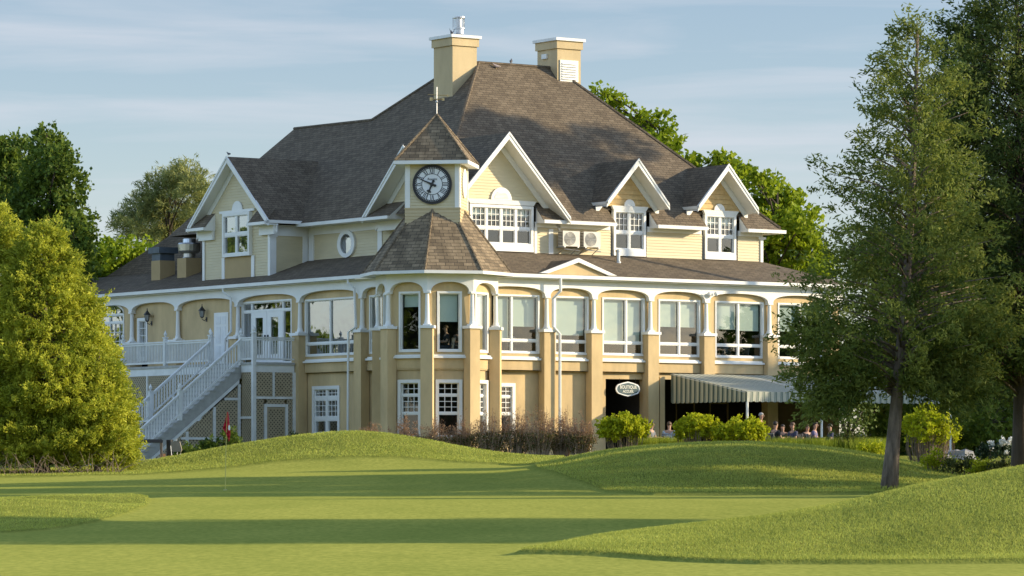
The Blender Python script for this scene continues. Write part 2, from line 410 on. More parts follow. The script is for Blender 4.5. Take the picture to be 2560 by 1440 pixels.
def grass_mat():
    m, N, L = nodes_of('mown_grass')
    out = N.new('ShaderNodeOutputMaterial'); p = N.new('ShaderNodeBsdfPrincipled'); L.new(p.outputs[0], out.inputs[0])
    p.inputs['Roughness'].default_value = .9; p.inputs['Specular IOR Level'].default_value = 0
    p.inputs['Sheen Weight'].default_value = .12; p.inputs['Sheen Tint'].default_value = (.75, .8, .2, 1)
    t = N.new('ShaderNodeTexCoord')
    def noise(sc, det, stretch):
        mpn = N.new('ShaderNodeMapping'); mpn.inputs['Scale'].default_value = stretch
        z = N.new('ShaderNodeTexNoise'); z.inputs['Scale'].default_value = sc; z.inputs['Detail'].default_value = det; z.inputs['Roughness'].default_value = .65
        L.new(t.outputs['Object'], mpn.inputs[0]); L.new(mpn.outputs[0], z.inputs['Vector']); return z
    def ramp(z, a, b, lo=.35, hi=.65):
        r = N.new('ShaderNodeValToRGB'); r.color_ramp.elements[0].position = lo; r.color_ramp.elements[1].position = hi
        r.color_ramp.elements[0].color = (*a, 1); r.color_ramp.elements[1].color = (*b, 1); L.new(z.outputs['Fac'], r.inputs[0]); return r
    g = ramp(noise(.35, 6, (1, .35, 1)), (.168, .195, .04), (.24, .25, .056))
    gf = ramp(noise(9, 3, (1, .3, 1)), (.74, .79, .74), (1.22, 1.18, 1.22))
    k = ramp(noise(1.3, 7, (1, .35, 1)), (.118, .155, .03), (.245, .26, .055), .3, .7)
    kf = ramp(noise(28, 4, (1, .22, 1)), (.55, .6, .5), (1.4, 1.32, 1.35), .33, .67)
    def mul(a, b):
        x = N.new('ShaderNodeMix'); x.data_type = 'RGBA'; x.blend_type = 'MULTIPLY'; x.inputs['Factor'].default_value = 1
        L.new(a.outputs[0], x.inputs['A']); L.new(b.outputs[0], x.inputs['B']); return x
    gg, kk = mul(g, gf), mul(k, kf)
    a = N.new('ShaderNodeAttribute'); a.attribute_name = 'rough'
    x = N.new('ShaderNodeMix'); x.data_type = 'RGBA'
    L.new(a.outputs['Fac'], x.inputs['Factor']); L.new(gg.outputs['Result'], x.inputs['A']); L.new(kk.outputs['Result'], x.inputs['B'])
    L.new(x.outputs['Result'], p.inputs['Base Color'])
    zb = noise(30, 3, (1, .35, 1)); b = N.new('ShaderNodeBump'); b.inputs['Distance'].default_value = .06
    mr = N.new('ShaderNodeMapRange'); mr.inputs['To Min'].default_value = .08; mr.inputs['To Max'].default_value = .8
    L.new(a.outputs['Fac'], mr.inputs['Value']); L.new(mr.outputs[0], b.inputs['Strength'])
    L.new(zb.outputs['Fac'], b.inputs['Height']); L.new(b.outputs[0], p.inputs['Normal'])
    return m
ground = link_mesh('ground', me, grass_mat())
tag(ground, kind='structure')
# ------------------------------------------------------------------ clubhouse
TH = 35.0
OX, OY = (1083 - 1280) * 153 / F_PX, 153.0
HOUSE = empty('clubhouse', (OX, OY, 0), math.radians(TH),
              'large pale yellow clubhouse with brown shingled roofs, clock turret and white arcade', 'building')
BM = T(OX, OY, 0) @ RZ(TH)                    # house frame -> world
def hw(u, v, z): return BM @ Vector((u, v, z))
def RF(v0): return T(0, v0, 0)                # right facade frame: x along the wall, y inward
def LF(u0): return T(u0, 0, 0) @ RZ(-90)      # left facade frame: x = -v
TF = T(.115, -.08, 0) @ RZ(-43)               # turret frame, -y is the clock side
RO = 2.42
AP = RO * math.cos(math.radians(22.5))
def FM(beta, ap=AP): return TF @ RZ(beta) @ T(0, -ap, 0)

def strip_poly(poly, z0, z1):                 # clip convex (x,z) polygon to a horizontal band
    def clip(P, zc, keep_above):
        out = []
        for i in range(len(P)):
            a, b = P[i], P[(i + 1) % len(P)]
            ia = (a[1] >= zc) if keep_above else (a[1] <= zc); ib = (b[1] >= zc) if keep_above else (b[1] <= zc)
            if ia: out.append(a)
            if ia != ib:
                t = (zc - a[1]) / (b[1] - a[1]); out.append((a[0] + t * (b[0] - a[0]), zc))
        return out
    P = clip(poly, z0, True)
    return clip(P, z1, False) if P else []

def siding(mb, poly, y=0.0, board=.118, lip=.022):
    zs = [p[1] for p in poly]; z = math.floor(min(zs) / board) * board
    while z < max(zs):
        P = strip_poly(poly, z + 1e-5, z + board - 1e-5)
        if len(P) >= 3:
            pts = [(x, y - lip * (1 - (zz - z) / board), zz) for x, zz in P]
            mb.poly(pts)
            lo = [x for x, zz in P if abs(zz - min(q[1] for q in P)) < 1e-3]
            zl = min(q[1] for q in P)
            if len(lo) >= 2: mb.poly([(min(lo), y - lip, zl), (min(lo), y + .01, zl), (max(lo), y + .01, zl), (max(lo), y - lip, zl)])
        z += board

def wall(mb, x0, x1, z0, z1, y, holes=(), rev=.22):   # flat wall with rectangular openings and reveals
    xs = sorted({x0, x1, *[h[0] for h in holes], *[h[1] for h in holes]}); zs = sorted({z0, z1, *[h[2] for h in holes], *[h[3] for h in holes]})
    for i in range(len(xs) - 1):
        for j in range(len(zs) - 1):
            cx, cz = (xs[i] + xs[i + 1]) / 2, (zs[j] + zs[j + 1]) / 2
            if any(h[0] < cx < h[1] and h[2] < cz < h[3] for h in holes): continue
            mb.poly([(xs[i], y, zs[j]), (xs[i + 1], y, zs[j]), (xs[i + 1], y, zs[j + 1]), (xs[i], y, zs[j + 1])])
    for a, b, c, d in holes:
        mb.poly([(a, y, c), (a, y + rev, c), (a, y + rev, d), (a, y, d)]); mb.poly([(b, y, c), (b, y, d), (b, y + rev, d), (b, y + rev, c)])
        mb.poly([(a, y, d), (a, y + rev, d), (b, y + rev, d), (b, y, d)]); mb.poly([(a, y, c), (b, y, c), (b, y + rev, c), (a, y + rev, c)])

def window(M, x0, x1, z0, z1, xs=(), zs=(), cas=.09, bar=.06, grid=None, blinds=None, y=0.0, name='window', label=None, casing_out=.05, sill=True):
    """x0..x1, z0..z1 is the glazed opening; xs / zs split it; grid[(i,j)] = muntin counts; blinds[i] = bottom z"""
    fr = MB(M); g = grid or {}
    fr.box(x0 - cas, x0, y - casing_out, y + .12, z0 - cas, z1 + cas); fr.box(x1, x1 + cas, y - casing_out, y + .12, z0 - cas, z1 + cas)
    fr.box(x0, x1, y - casing_out, y + .12, z1, z1 + cas); fr.box(x0, x1, y - casing_out, y + .12, z0 - cas, z0)
    X = [x0, *xs, x1]; Z = [z0, *zs, z1]
    for q in xs: fr.box(q - bar / 2, q + bar / 2, y - .02, y + .1, z0, z1)
    for i in range(len(X) - 1):
        xa = X[i] + (bar / 2 if i else 0); xb = X[i + 1] - (bar / 2 if i < len(X) - 2 else 0)
        for q in zs: fr.box(xa, xb, y - .017, y + .097, q - bar / 2, q + bar / 2)
        for j in range(len(Z) - 1):
            za = Z[j] + (bar / 2 if j else 0); zb = Z[j + 1] - (bar / 2 if j < len(Z) - 2 else 0)
            s = .035                                     # sash
            for (a, b, c, d) in ((xa, xa + s, za, zb), (xb - s, xb, za, zb), (xa + s, xb - s, za, za + s), (xa + s, xb - s, zb - s, zb)):
                fr.box(a, b, y, y + .06, c, d)
            if (i, j) in g or ('*', j) in g:
                nx, nz = g.get((i, j)) or g[('*', j)]
                for k in range(1, nx):
                    q = xa + (xb - xa) * k / nx; fr.box(q - .013, q + .013, y + .005, y + .035, za + s, zb - s)
                for k in range(1, nz):
                    q = za + (zb - za) * k / nz; fr.box(xa + s, xb - s, y + .008, y + .032, q - .013, q + .013)
    w = fr.build(name, WHITE, HOUSE, label)
    pn = MB(M).poly([(x0, y + .045, z0), (x1, y + .045, z0), (x1, y + .045, z1), (x0, y + .045, z1)])
    pn.build('pane', GLASS, w)
    if blinds:
        for i, zb in blinds.items():
            xa, xb = X[i] + .04, X[i + 1] - .04
            MB(M).box(xa, xb, y + .17, y + .185, zb, z1 - .01).box(xa, xb, y + .165, y + .19, zb - .03, zb).build('blind', BLIND, w)
    return w

def arcade(mb, bays, zs, za, zt, y0, y1, ex=2.5, n=18):
    for xa, xb in bays:
        c, h = (xa + xb) / 2, (xb - xa) / 2
        P = []
        for k in range(n + 1):
            t = -math.cos(math.pi * k / n)
            P.append((c + h * t, zs + (za - zs) * max(0, 1 - abs(t) ** ex) ** (1 / ex)))
        for (ax, az), (bx, bz) in zip(P[:-1], P[1:]):
            mb.poly([(ax, y0, az), (bx, y0, bz), (bx, y0, zt), (ax, y0, zt)])
            mb.poly([(ax, y0, az), (ax, y1, az), (bx, y1, bz), (bx, y0, bz)])

def column(M, x, z0, z1, y=.1, r=.105):
    m = MB(M)
    m.box(x - .145, x + .145, y - .145, y + .145, z0, z0 + .06)
    m.lathe((x, y, z0), [(r * 1.25, .06), (r * 1.15, .12), (r * .95, .2), (r * .72, z1 - z0 - .1), (r * .85, z1 - z0 - .07)], 12)
    m.box(x - .125, x + .125, y - .12, y + .12, z1 - .07, z1)
    return m.build('column', WHITE, HOUSE, smooth=False)

def pier(M, x, z0, z1, w=.54, y0=-.14, y1=.26):
    p = MB(M).box(x - w / 2, x + w / 2, y0, y1, z0, z1).build('pier', STUCCO, HOUSE)
    MB(M).box(x - w / 2 - .07, x + w / 2 + .07, y0 - .07, y1, z1, z1 + .11).build('cap', WHITE, p)
    return p

Z_EAVE, Z_T, Z_APEX, Z_SPR, Z_COL, Z_CAP = 9.2, 9.08, 8.75, 8.40, 7.09, 6.98
UR, UL = -1.0, -1.1                            # arcade planes: right facade v, left facade u
RC = [1.55, 4.79, 7.10, 9.92, 12.77, 16.06, 19.3]
LC = [1.5, 3.55, 8.21, 13.09, 18.05, 22.02, 25.8, 29.6, 33.4]
rf, lf = RF(UR), LF(UL)

m = MB(rf)
arcade(m, [(a + .13, b - .13) for a, b in zip(RC[:-1], RC[1:])], Z_SPR, Z_APEX, Z_T, 0, .2)
for x in RC: m.box(x - .13, x + .13, 0, .2, Z_SPR, Z_T)
m.box(19.43, 19.9, 0, .2, Z_SPR, Z_T)
m.build('arcade_fascia', WHITE, HOUSE)
m = MB(lf)
arcade(m, [(-b + .13, -a - .13) for a, b in zip(LC[:-1], LC[1:])], Z_SPR, Z_APEX, Z_T, 0, .2)
for x in LC: m.box(-x - .13, -x + .13, 0, .2, Z_SPR, Z_T)
m.build('arcade_fascia', WHITE, HOUSE)
for x in RC[1:]:
    column(rf, x, Z_COL, Z_SPR)
    pier(rf, x, 5.3 if 12 < x < 13 or x > 17 else 1.0, Z_CAP)
for x in LC[1:]:
    column(lf, -x, Z_COL, Z_SPR)
    pier(lf, -x, 1.0, Z_CAP)

# ---- walls of the main storey and the ground floor, right side
WY = .22
wins_r = [(2.1, 4.52, 3.2, {0: 6.72, 1: 7.22}), (5.25, 6.92, None, {0: 6.92}), (7.6, 9.72, 8.82, {0: 6.66, 1: 6.72}),
          (10.42, 12.55, 11.5, {0: 7.36, 1: 7.36}), (13.32, 15.85, 14.55, {0: 7.32, 1: 7.28}), (16.6, 19.0, 17.8, {0: 7.3, 1: 7.3})]
m = MB(rf)
wall(m, 1.2, 19.9, 5.46, 9.1, WY, [(a, b, 6.12, 8.44) for a, b, *_ in wins_r])
m.build('stucco_wall', STUCCO, HOUSE)
for a, b, c, bl in wins_r:
    window(rf, a + .07, b - .07, 6.19, 8.37, xs=[c] if c else [], zs=[6.64], cas=.07, blinds=bl, y=WY + .03, casing_out=.06)
m = MB(rf)
wall(m, 1.2, 10.55, 0.6, 5.46, WY + .08, [(2.35, 3.35, 2.85, 4.9), (7.84, 9.74, 1.4, 5.18)], rev=.3)
wall(m, 10.55, 19.9, 5.2, 5.46, WY + .08)
m.poly([(10.55, WY + .08, .6), (10.55, 4.5, .6), (10.55, 4.5, 5.2), (10.55, WY + .08, 5.2)])
m.poly([(19.9, WY, .6), (19.9, 13, .6), (19.9, 13, 9.1), (19.9, WY, 9.1)])
m.box(10.3, 10.55, -.05, WY + .078, .6, 5.3)
m.build('stucco_wall', STUCCO, HOUSE)
for a, b in zip(RC[:-1], RC[1:]):             # a raised band and a sill below each bay
    MB(rf).box(max(a + .29, 1.3), b - .29, WY - .09, WY - .005, 5.47, 5.86).build('spandrel_band', STUCCO, HOUSE)
    MB(rf).box(max(a + .30, 1.3), b - .30, WY - .2, WY - .004, 5.862, 5.94).box(max(a + .38, 1.4), b - .38, WY - .15, WY - .004, 5.935, 6.0).build('sill', WHITE, HOUSE)
MB(rf).box(12.9, 19.9, -.25, WY - .1, 5.32, 5.4).build('ledge', WHITE, HOUSE)
window(rf, 2.44, 3.26, 2.94, 4.81, zs=[3.75, 4.42], grid={(0, 1): (3, 3), (0, 2): (3, 2)}, cas=.14, y=WY + .1, casing_out=.07)

# ---- walls, left side
m = MB(lf)
wall(m, -33.5, -1.2, 5.46, 9.1, WY, [(-3.2, -1.9, 6.12, 8.44), (-8.0, -4.2, 6.12, 8.44), (-13.0, -9.05, 5.9, 8.5), (-21.75, -20.85, 5.9, 8.12), (-25.6, -22.9, 6.0, 8.35)])
m.build('stucco_wall', STUCCO, HOUSE)
m = MB(lf)
wall(m, -33.5, -1.2, .3, 5.46, WY + .08, [(-7.55, -5.5, 2.9, 4.92)])
m.build('stucco_wall', STUCCO, HOUSE)
for a, b in ((-7.9, -3.84), (-3.25, -1.4)):
    MB(lf).box(a, b, WY - .09, WY - .005, 5.47, 5.86).build('spandrel_band', STUCCO, HOUSE)
    MB(lf).box(a + .02, b - .02, WY - .2, WY - .004, 5.862, 5.94).box(a + .1, b - .1, WY - .15, WY - .004, 5.935, 6.0).build('sill', WHITE, HOUSE)
window(lf, -3.13, -1.97, 6.19, 8.37, zs=[6.64], cas=.07, y=WY + .03, casing_out=.06)
window(lf, -7.93, -4.27, 6.19, 8.37, xs=[-6.15], zs=[6.64], cas=.07, y=WY + .03, casing_out=.06)
window(lf, -7.41, -5.64, 3.04, 4.78, xs=[-6.52], zs=[3.6, 4.42], grid={('*', 1): (3, 3), ('*', 2): (3, 2)}, cas=.14, y=WY + .1, casing_out=.07, bar=.14)
# french doors with sidelights and transoms
fd = window(lf, -12.93, -9.12, 5.95, 8.45, xs=[-12.25, -9.8], zs=[8.1], cas=.07, y=WY + .05, casing_out=.06, name='door_surround')
for xa, xb in ((-12.22, -11.04), (-11.01, -9.83)):
    d = MB(lf); yy = WY + .02
    for (a, b, c, e) in ((xa, xa + .3, 5.96, 8.06), (xb - .3, xb, 5.96, 8.06), (xa + .3, xb - .3, 5.96, 6.3), (xa + .3, xb - .3, 7.82, 8.06)): d.box(a, b, yy, yy + .05, c, e)
    dd = d.build('french_door', WHITE, HOUSE)
    MB(lf).poly([(xa + .3, yy + .03, 6.3), (xb - .3, yy + .03, 6.3), (xb - .3, yy + .03, 7.82), (xa + .3, yy + .03, 7.82)]).build('pane', GLASS, dd)
    hx = xb - .1 if xa < -12 else xa + .1
    MB(lf).box(hx - .03, hx + .03, yy - .05, yy - .002, 6.85, 7.1).build('handle', IRON, dd)
# panelled white door
d = MB(lf)
d.box(-15.2, -14.05, WY - .03, WY - .004, 5.9, 8.14)
pd = d.build('panel_door', WHITE, HOUSE)
d = MB(lf)
for a in (-15.02, -14.56):
    for c, e in ((6.05, 6.75), (6.85, 7.55), (7.65, 7.98)):
        d.box(a, a + .34, WY - .045, WY - .031, c, e)
d.build('door_panel', WHITE_W, pd)
MB(lf).ball((-14.16, WY - .07, 6.95), .05).build('handle', STEEL, pd)
# door with a gridded light
window(lf, -21.6, -21.0, 6.4, 8.0, grid={(0, 0): (3, 5)}, cas=.13, y=WY + .02, casing_out=.05, name='glazed_door')
MB(lf).box(-22.0, -21.9, WY - .04, WY - .003, 5.9, 8.2).box(-21.9, -20.3, WY - .04, WY - .003, 8.15, 8.22).build('door_casing', STUCCO_D, HOUSE)
# arched window of the last visible bay
aw = window(lf, -25.5, -23.0, 6.1, 8.3, xs=[-24.25], zs=[6.75, 8.0], grid={('*', 1): (3, 3)}, cas=.09, y=WY + .03, casing_out=.06, label='white window with an arched head')
m = MB(lf)
c0, h0 = -24.25, 1.34
P = [(c0 + h0 * math.cos(math.pi * k / 14), 8.37 + .42 * math.sin(math.pi * k / 14)) for k in range(15)]
for (ax, az), (bx, bz) in zip(P[:-1], P[1:]):
    m.hull([(ax, WY - .06, az), (bx, WY - .06, bz), (bx, WY - .06, bz + .09), (ax, WY - .06, az + .09)], [(ax, WY - .002, az), (bx, WY - .002, bz), (bx, WY - .002, bz + .09), (ax, WY - .002, az + .09)])
m.build('arch_frame', WHITE, aw)
MB(lf).poly([(x, WY - .012, z) for x, z in P]).build('arch_pane', GLASS, aw)
MB(lf).poly([(x, WY - .006, z) for x, z in P]).build('arch_backing', INTER, aw)

# ---- interior of both storeys, seen through the glass
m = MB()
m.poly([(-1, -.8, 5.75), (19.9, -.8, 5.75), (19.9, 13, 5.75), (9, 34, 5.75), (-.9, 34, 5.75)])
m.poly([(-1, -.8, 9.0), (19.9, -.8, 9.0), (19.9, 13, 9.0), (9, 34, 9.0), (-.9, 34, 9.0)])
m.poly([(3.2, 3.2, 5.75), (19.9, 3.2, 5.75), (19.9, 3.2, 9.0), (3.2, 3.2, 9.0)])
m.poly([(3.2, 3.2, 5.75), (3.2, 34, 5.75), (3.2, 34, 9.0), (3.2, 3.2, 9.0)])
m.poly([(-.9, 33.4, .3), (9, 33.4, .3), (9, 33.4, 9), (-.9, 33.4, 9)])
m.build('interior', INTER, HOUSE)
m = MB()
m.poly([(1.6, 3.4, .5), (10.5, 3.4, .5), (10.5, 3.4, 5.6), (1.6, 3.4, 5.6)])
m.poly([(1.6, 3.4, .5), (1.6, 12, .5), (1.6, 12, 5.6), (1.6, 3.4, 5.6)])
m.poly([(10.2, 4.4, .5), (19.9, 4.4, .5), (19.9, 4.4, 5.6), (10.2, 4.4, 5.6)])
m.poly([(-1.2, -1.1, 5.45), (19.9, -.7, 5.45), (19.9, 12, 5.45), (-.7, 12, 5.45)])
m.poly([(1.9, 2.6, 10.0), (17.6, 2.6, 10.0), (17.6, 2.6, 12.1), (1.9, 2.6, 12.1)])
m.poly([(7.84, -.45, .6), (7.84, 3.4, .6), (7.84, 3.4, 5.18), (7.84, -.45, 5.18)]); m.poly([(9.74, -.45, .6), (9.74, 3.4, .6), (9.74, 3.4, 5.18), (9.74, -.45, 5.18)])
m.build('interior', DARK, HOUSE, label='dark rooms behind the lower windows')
# doors and panels at the back of the covered terrace
m = MB(rf)
for a in (12.2, 13.6, 15.2, 17.0):
    m.box(a, a + .06, 5.3, 5.36, 1.6, 4.4); m.box(a + .95, a + 1.01, 5.3, 5.36, 1.6, 4.4); m.box(a + .06, a + .95, 5.3, 5.36, 4.34, 4.4)
m.build('terrace_door', STUCCO_D, HOUSE)

# ---- turret: octagonal, window wall set back inside white arches
faces = [-67.5, -22.5, 22.5, 67.5, 112.5, -112.5]
side = 2 * RO * math.sin(math.radians(22.5))
ti = AP - .24
si = side * ti / AP
for b in faces:
    fm = FM(b); fi = FM(b, ti); hs = side / 2
    m = MB(fm)
    arcade(m, [(-hs + .17, hs - .17)], Z_SPR, Z_APEX + .03, 9.14, 0, .23, ex=2.2)
    m.box(-hs, -hs + .17, 0, .2, Z_SPR, 9.14); m.box(hs - .17, hs, 0, .2, Z_SPR, 9.14)
    m.build('arcade_fascia', WHITE, HOUSE)
    m = MB(fi); h = si / 2 + .001
    wall(m, -h, h, 5.4, 9.12, 0, [(-.5, .5, 6.08, 8.42)])
    m.build('stucco_wall', STUCCO, HOUSE)
    m = MB(fi)
    wall(m, -h, h, .6, 5.4, .07, [(-.53, .53, 2.7, 5.02)], rev=.2)
    m.box(-h, h, -.02, -.003, 5.45, 5.84)
    m.build('stucco_wall', STUCCO, HOUSE)
    MB(fi).box(-h + .12, h - .12, -.16, -.004, 5.842, 5.92).box(-h + .2, h - .2, -.11, -.004, 5.92, 5.98).build('sill', WHITE, HOUSE)
    bl = {-22.5: {0: 7.86}, 22.5: {0: 7.28}, 67.5: {0: 7.2}, -67.5: {0: 7.4}}.get(b)
    window(fi, -.39, .43, 6.16, 8.34, cas=.08, y=.02, casing_out=.07, blinds=bl)
    window(fi, -.4, .4, 2.83, 4.89, zs=[3.72, 4.42], grid={(0, 1): (3, 3), (0, 2): (3, 2)}, cas=.13, y=.09, casing_out=.13)
for vtx in (-90, -45, 0, 45, 90):
    vm = TF @ RZ(vtx) @ T(0, -RO, 0)
    column(vm, 0, Z_COL, Z_SPR, y=.10, r=.10)
    pier(vm, 0, .8, Z_CAP, w=.47, y0=-.1, y1=.32)
# turret inner back wall and floor
m = MB(TF)
m.poly([(-2.1, .9, 5.5), (2.1, .9, 5.5), (2.1, .9, 9.1), (-2.1, .9, 9.1)])
m.poly([(-2.1, .4, .6), (2.1, .4, .6), (2.1, .4, 5.5), (-2.1, .4, 5.5)])
m.build('interior', INTER, HOUSE)

# ---- skirt roof over the arcade
SK0, SKS = 9.24, .353
def zsk(d): return SK0 + SKS * d
m = MB()
CE = -1.35                                     # eave line offset (u on the left, v on the right)
q = 2.95
m.poly([(CE, CE, SK0), (20.5, CE, SK0), (20.5 - q, CE + q, zsk(q)), (CE + q, CE + q, zsk(q))])
m.poly([(CE, CE, SK0), (CE + q, CE + q, zsk(q)), (CE + q, 33.2, zsk(q)), (CE, 34.5, SK0)])
m.poly([(20.5, CE, SK0), (20.5, 15, SK0), (20.5 - q, 15, zsk(q)), (20.5 - q, CE + q, zsk(q))])
m.poly([(CE, 34.5, SK0), (CE + q, 33.2, zsk(q)), (6, 33.2, zsk(q)), (9, 34.5, SK0)])
m.poly([(CE + q, 33.2, zsk(q)), (CE + q, 14, zsk(q)), (8, 14, 9.3), (9, 34.5, SK0)])
m.build('skirt_roof', ROOF, HOUSE)
m = MB()                                       # soffits and gutters under it
MB().box(1.6, 20.5, CE + .02, UR + .22, 9.06, 9.09).build('soffit', WHITE, HOUSE); MB().box(CE + .02, UL + .22, 1.6, 34.5, 9.06, 9.09).build('soffit', WHITE, HOUSE)
MB().box(2.0, 20.62, CE - .12, CE, 9.1, 9.235).build('gutter', GUTTER, HOUSE); MB().box(CE - .12, CE, 2.4, 34.6, 9.1, 9.235).build('gutter', GUTTER, HOUSE); MB().box(20.5, 20.62, CE, 15, 9.1, 9.235).build('gutter', GUTTER, HOUSE)
# kitchen wing roof rising behind the skirt roof, far left
m = MB()
m.poly([(1.58, 15, zsk(q)), (1.58, 29.0, zsk(q)), (4.0, 24.7, 12.9), (5.9, 21.3, 14.95), (5.9, 15, 14.95)])
m.poly([(1.58, 29.0, zsk(q)), (9.5, 29.0, zsk(q)), (5.9, 21.3, 14.95), (4.0, 24.7, 12.9)])
m.poly([(5.9, 15, 14.95), (5.9, 21.3, 14.95), (9.5, 29.0, zsk(q)), (9.5, 15, zsk(q))])
m.build('wing_roof', ROOF, HOUSE)

# ---- main hipped roof
def zr(v): return 11.67 + 1.02 * (v - 1.1)
def zl(u): return 11.70 + 1.0 * (u - .75)
RW = 1.55
RL, RR = (7.55, 7.85, zr(7.85)), (11.45, 7.85, zr(7.85))
m = MB()
m.poly([(1.2, RW, zr(RW)), (17.79, RW, zr(RW)), RR, RL])
segs = [(.9, 2.5), (6.0, 9.62), (11.72, 14.32), (16.42, 18.24)]
VE = 1.02
for a, b in segs:
    b2 = b if b < 18 else 17.79
    m.poly([(a, VE, zr(VE)), (b if b < 18 else 18.32, VE, zr(VE)), (b2, RW, zr(RW)), (a if a > 1 else 1.2, RW, zr(RW))])
LP = [(.8, 1.1), (7.55, 7.85), (7.1, 10.4), (5.45, 12.8), (5.55, 19.2), (4.6, 19.8), (.8, 22.0)]
m.poly([(u, v, zl(u)) for u, v in LP])
m.poly([(18.32, VE, zr(VE)), (18.32, 14.7, zr(VE)), RR])
bk = [RR, RL, (7.1, 10.4, zl(7.1)), (5.45, 12.8, zl(5.45)), (9.6, 14.7, 11.6), (18.32, 14.7, 11.6)]
m.add(bk, [(0, 1, 2), (0, 2, 4), (2, 3, 4), (0, 4, 5)])
m.poly([(5.45, 12.8, zl(5.45)), (9.6, 14.7, 11.6), (9.6, 21, 11.6), (5.55, 19.2, zl(5.55))])
m.poly([(5.55, 19.2, zl(5.55)), (9.6, 21, 11.6), (.8, 22, zl(.8)), (4.6, 19.8, zl(4.6))])
m.build('main_roof', ROOF, HOUSE)
m = MB()                                       # hip and ridge caps
for a, b in ((RL, RR), ((1.2, 1.55, zr(1.55)), RL), (RR, (18.24, 1.1, 11.67)), ((5.45, 12.8, zl(5.45)), (5.55, 19.2, zl(5.55))), (RL, (7.1, 10.4, zl(7.1))), ((7.1, 10.4, zl(7.1)), (5.45, 12.8, zl(5.45)))):
    m.tube([a, b], .075, 6)
m.build('ridge_cap', ROOF, HOUSE)
for a, b in segs:                             # eave boxes of the main roof
    m = MB(); bb = b if b < 18 else 18.34
    m.box(a, bb, VE - .1, VE, zr(VE) - .15, zr(VE) - .01)
    m.poly([(a, VE, zr(VE) - .14), (bb, VE, zr(VE) - .14), (bb, RW, zr(VE) - .14), (a, RW, zr(VE) - .14)])
    for x in (a, b):
        if 2.6 < x < 17: m.add([(x, VE, zr(VE) - .14), (x, RW - .01, zr(VE) - .14), (x, RW - .01, zr(RW) - .03), (x, VE, zr(VE) - .03)], [(0, 1, 2, 3)])
    m.build('gutter', GUTTER, HOUSE)
MB().box(18.34, 18.44, VE - .1, 14.7, zr(VE) - .15, zr(VE) - .01).build('gutter', GUTTER, HOUSE)
m = MB()
m.box(.7, .82, 5.9, 11.3, zl(.8) - .14, zl(.8) - .005); m.poly([(.8, 5.9, zl(.8) - .13), (1.56, 5.9, zl(.8) - .13), (1.56, 11.3, zl(.8) - .13), (.8, 11.3, zl(.8) - .13)])
m.build('gutter', GUTTER, HOUSE)

# ---- upper storey walls
rw = RF(RW)
for a, b in ((.9, 2.66), (5.92, 9.75), (11.58, 14.46), (16.33, 17.52)):
    m = MB(rw); siding(m, [(a, 10.05), (b, 10.05), (b, 11.3), (a, 11.3)]); m.build('clapboard_wall', SIDING, HOUSE)
for a, b in ((.9, 2.6), (5.95, 9.7), (11.6, 14.4), (16.35, 17.64)):
    MB(rw).box(a, b, -.05, .02, 11.3, 11.52).build('frieze_board', WHITE, HOUSE)
MB(rw).box(5.92, 6.04, -.05, 0, 10.05, 11.3).build('corner_board', WHITE, HOUSE)
MB(rw).box(17.52, 17.66, -.06, .2, 10.05, 11.2).box(17.4, 17.78, -.1, .25, 11.195, 11.298).build('corner_board', WHITE, HOUSE)
MB(rw).box(6.62, 6.84, -.05, 0, 10.1, 11.26).build('corner_board', WHITE, HOUSE)
m = MB(T(17.64, 0, 0) @ RZ(90))                # right end wall
siding(m, [(RW, 10.0), (14, 10.0), (14, 11.6), (RW, 11.6)])
m.build('clapboard_wall', SIDING, HOUSE)
lw = LF(1.55)
m = MB(lw)
siding(m, [(-11.7, 10.2), (-1.2, 10.2), (-1.2, 11.3), (-11.7, 11.3)])
m.build('clapboard_wall', SIDING, HOUSE)
MB(lw).box(-11.7, -1.2, -.05, .02, 11.3, 11.69).build('frieze_board', WHITE, HOUSE)
MB(lw).box(-11.55, -11.17, -.06, 0, 10.1, 11.3).build('corner_board', WHITE, HOUSE)
MB(lw).box(-6.3, -5.98, -.05, 0, 10.1, 11.24).box(-6.4, -5.88, -.07, 0, 11.235, 11.3).build('corner_board', WHITE, HOUSE)

# big four-light window of the right gable and the dormer windows
b4 = {('*', 1): (3, 3)}
window(rw, 2.86, 5.72, 10.6, 12.0, xs=[3.57, 4.29, 5.0], zs=[11.2], grid=b4, cas=.12, bar=.1, y=-.02, casing_out=.07, blinds={0: 11.72, 1: 11.72, 2: 11.72, 3: 11.72})
for a, bl in ((9.96, None), (14.67, {0: 11.75, 1: 11.75})):
    window(rw, a, a + 1.42, 10.57, 12.06, xs=[a + .71], zs=[11.25], grid=b4, cas=.11, bar=.1, y=-.02, casing_out=.07, blinds=bl)
for a, b in ((2.74, 5.84), (9.85, 11.49), (14.56, 16.2)):
    MB(rw).box(a, b, -.1, .1, 10.28, 10.49).build('window_apron', WHITE, HOUSE)
    m = MB(rw)
    m.add([(a - .12, -.12, 12.32), (b + .12, -.12, 12.32), (b, -.1, 12.14), (a, -.1, 12.14), (a - .12, .02, 12.32), (b + .12, .02, 12.32), (b, .02, 12.14), (a, .02, 12.14)],
          [(0, 1, 5, 4), (0, 3, 2, 1), (2, 3, 7, 6), (0, 4, 7, 3), (1, 2, 6, 5)])
    m.build('window_head', WHITE, HOUSE)

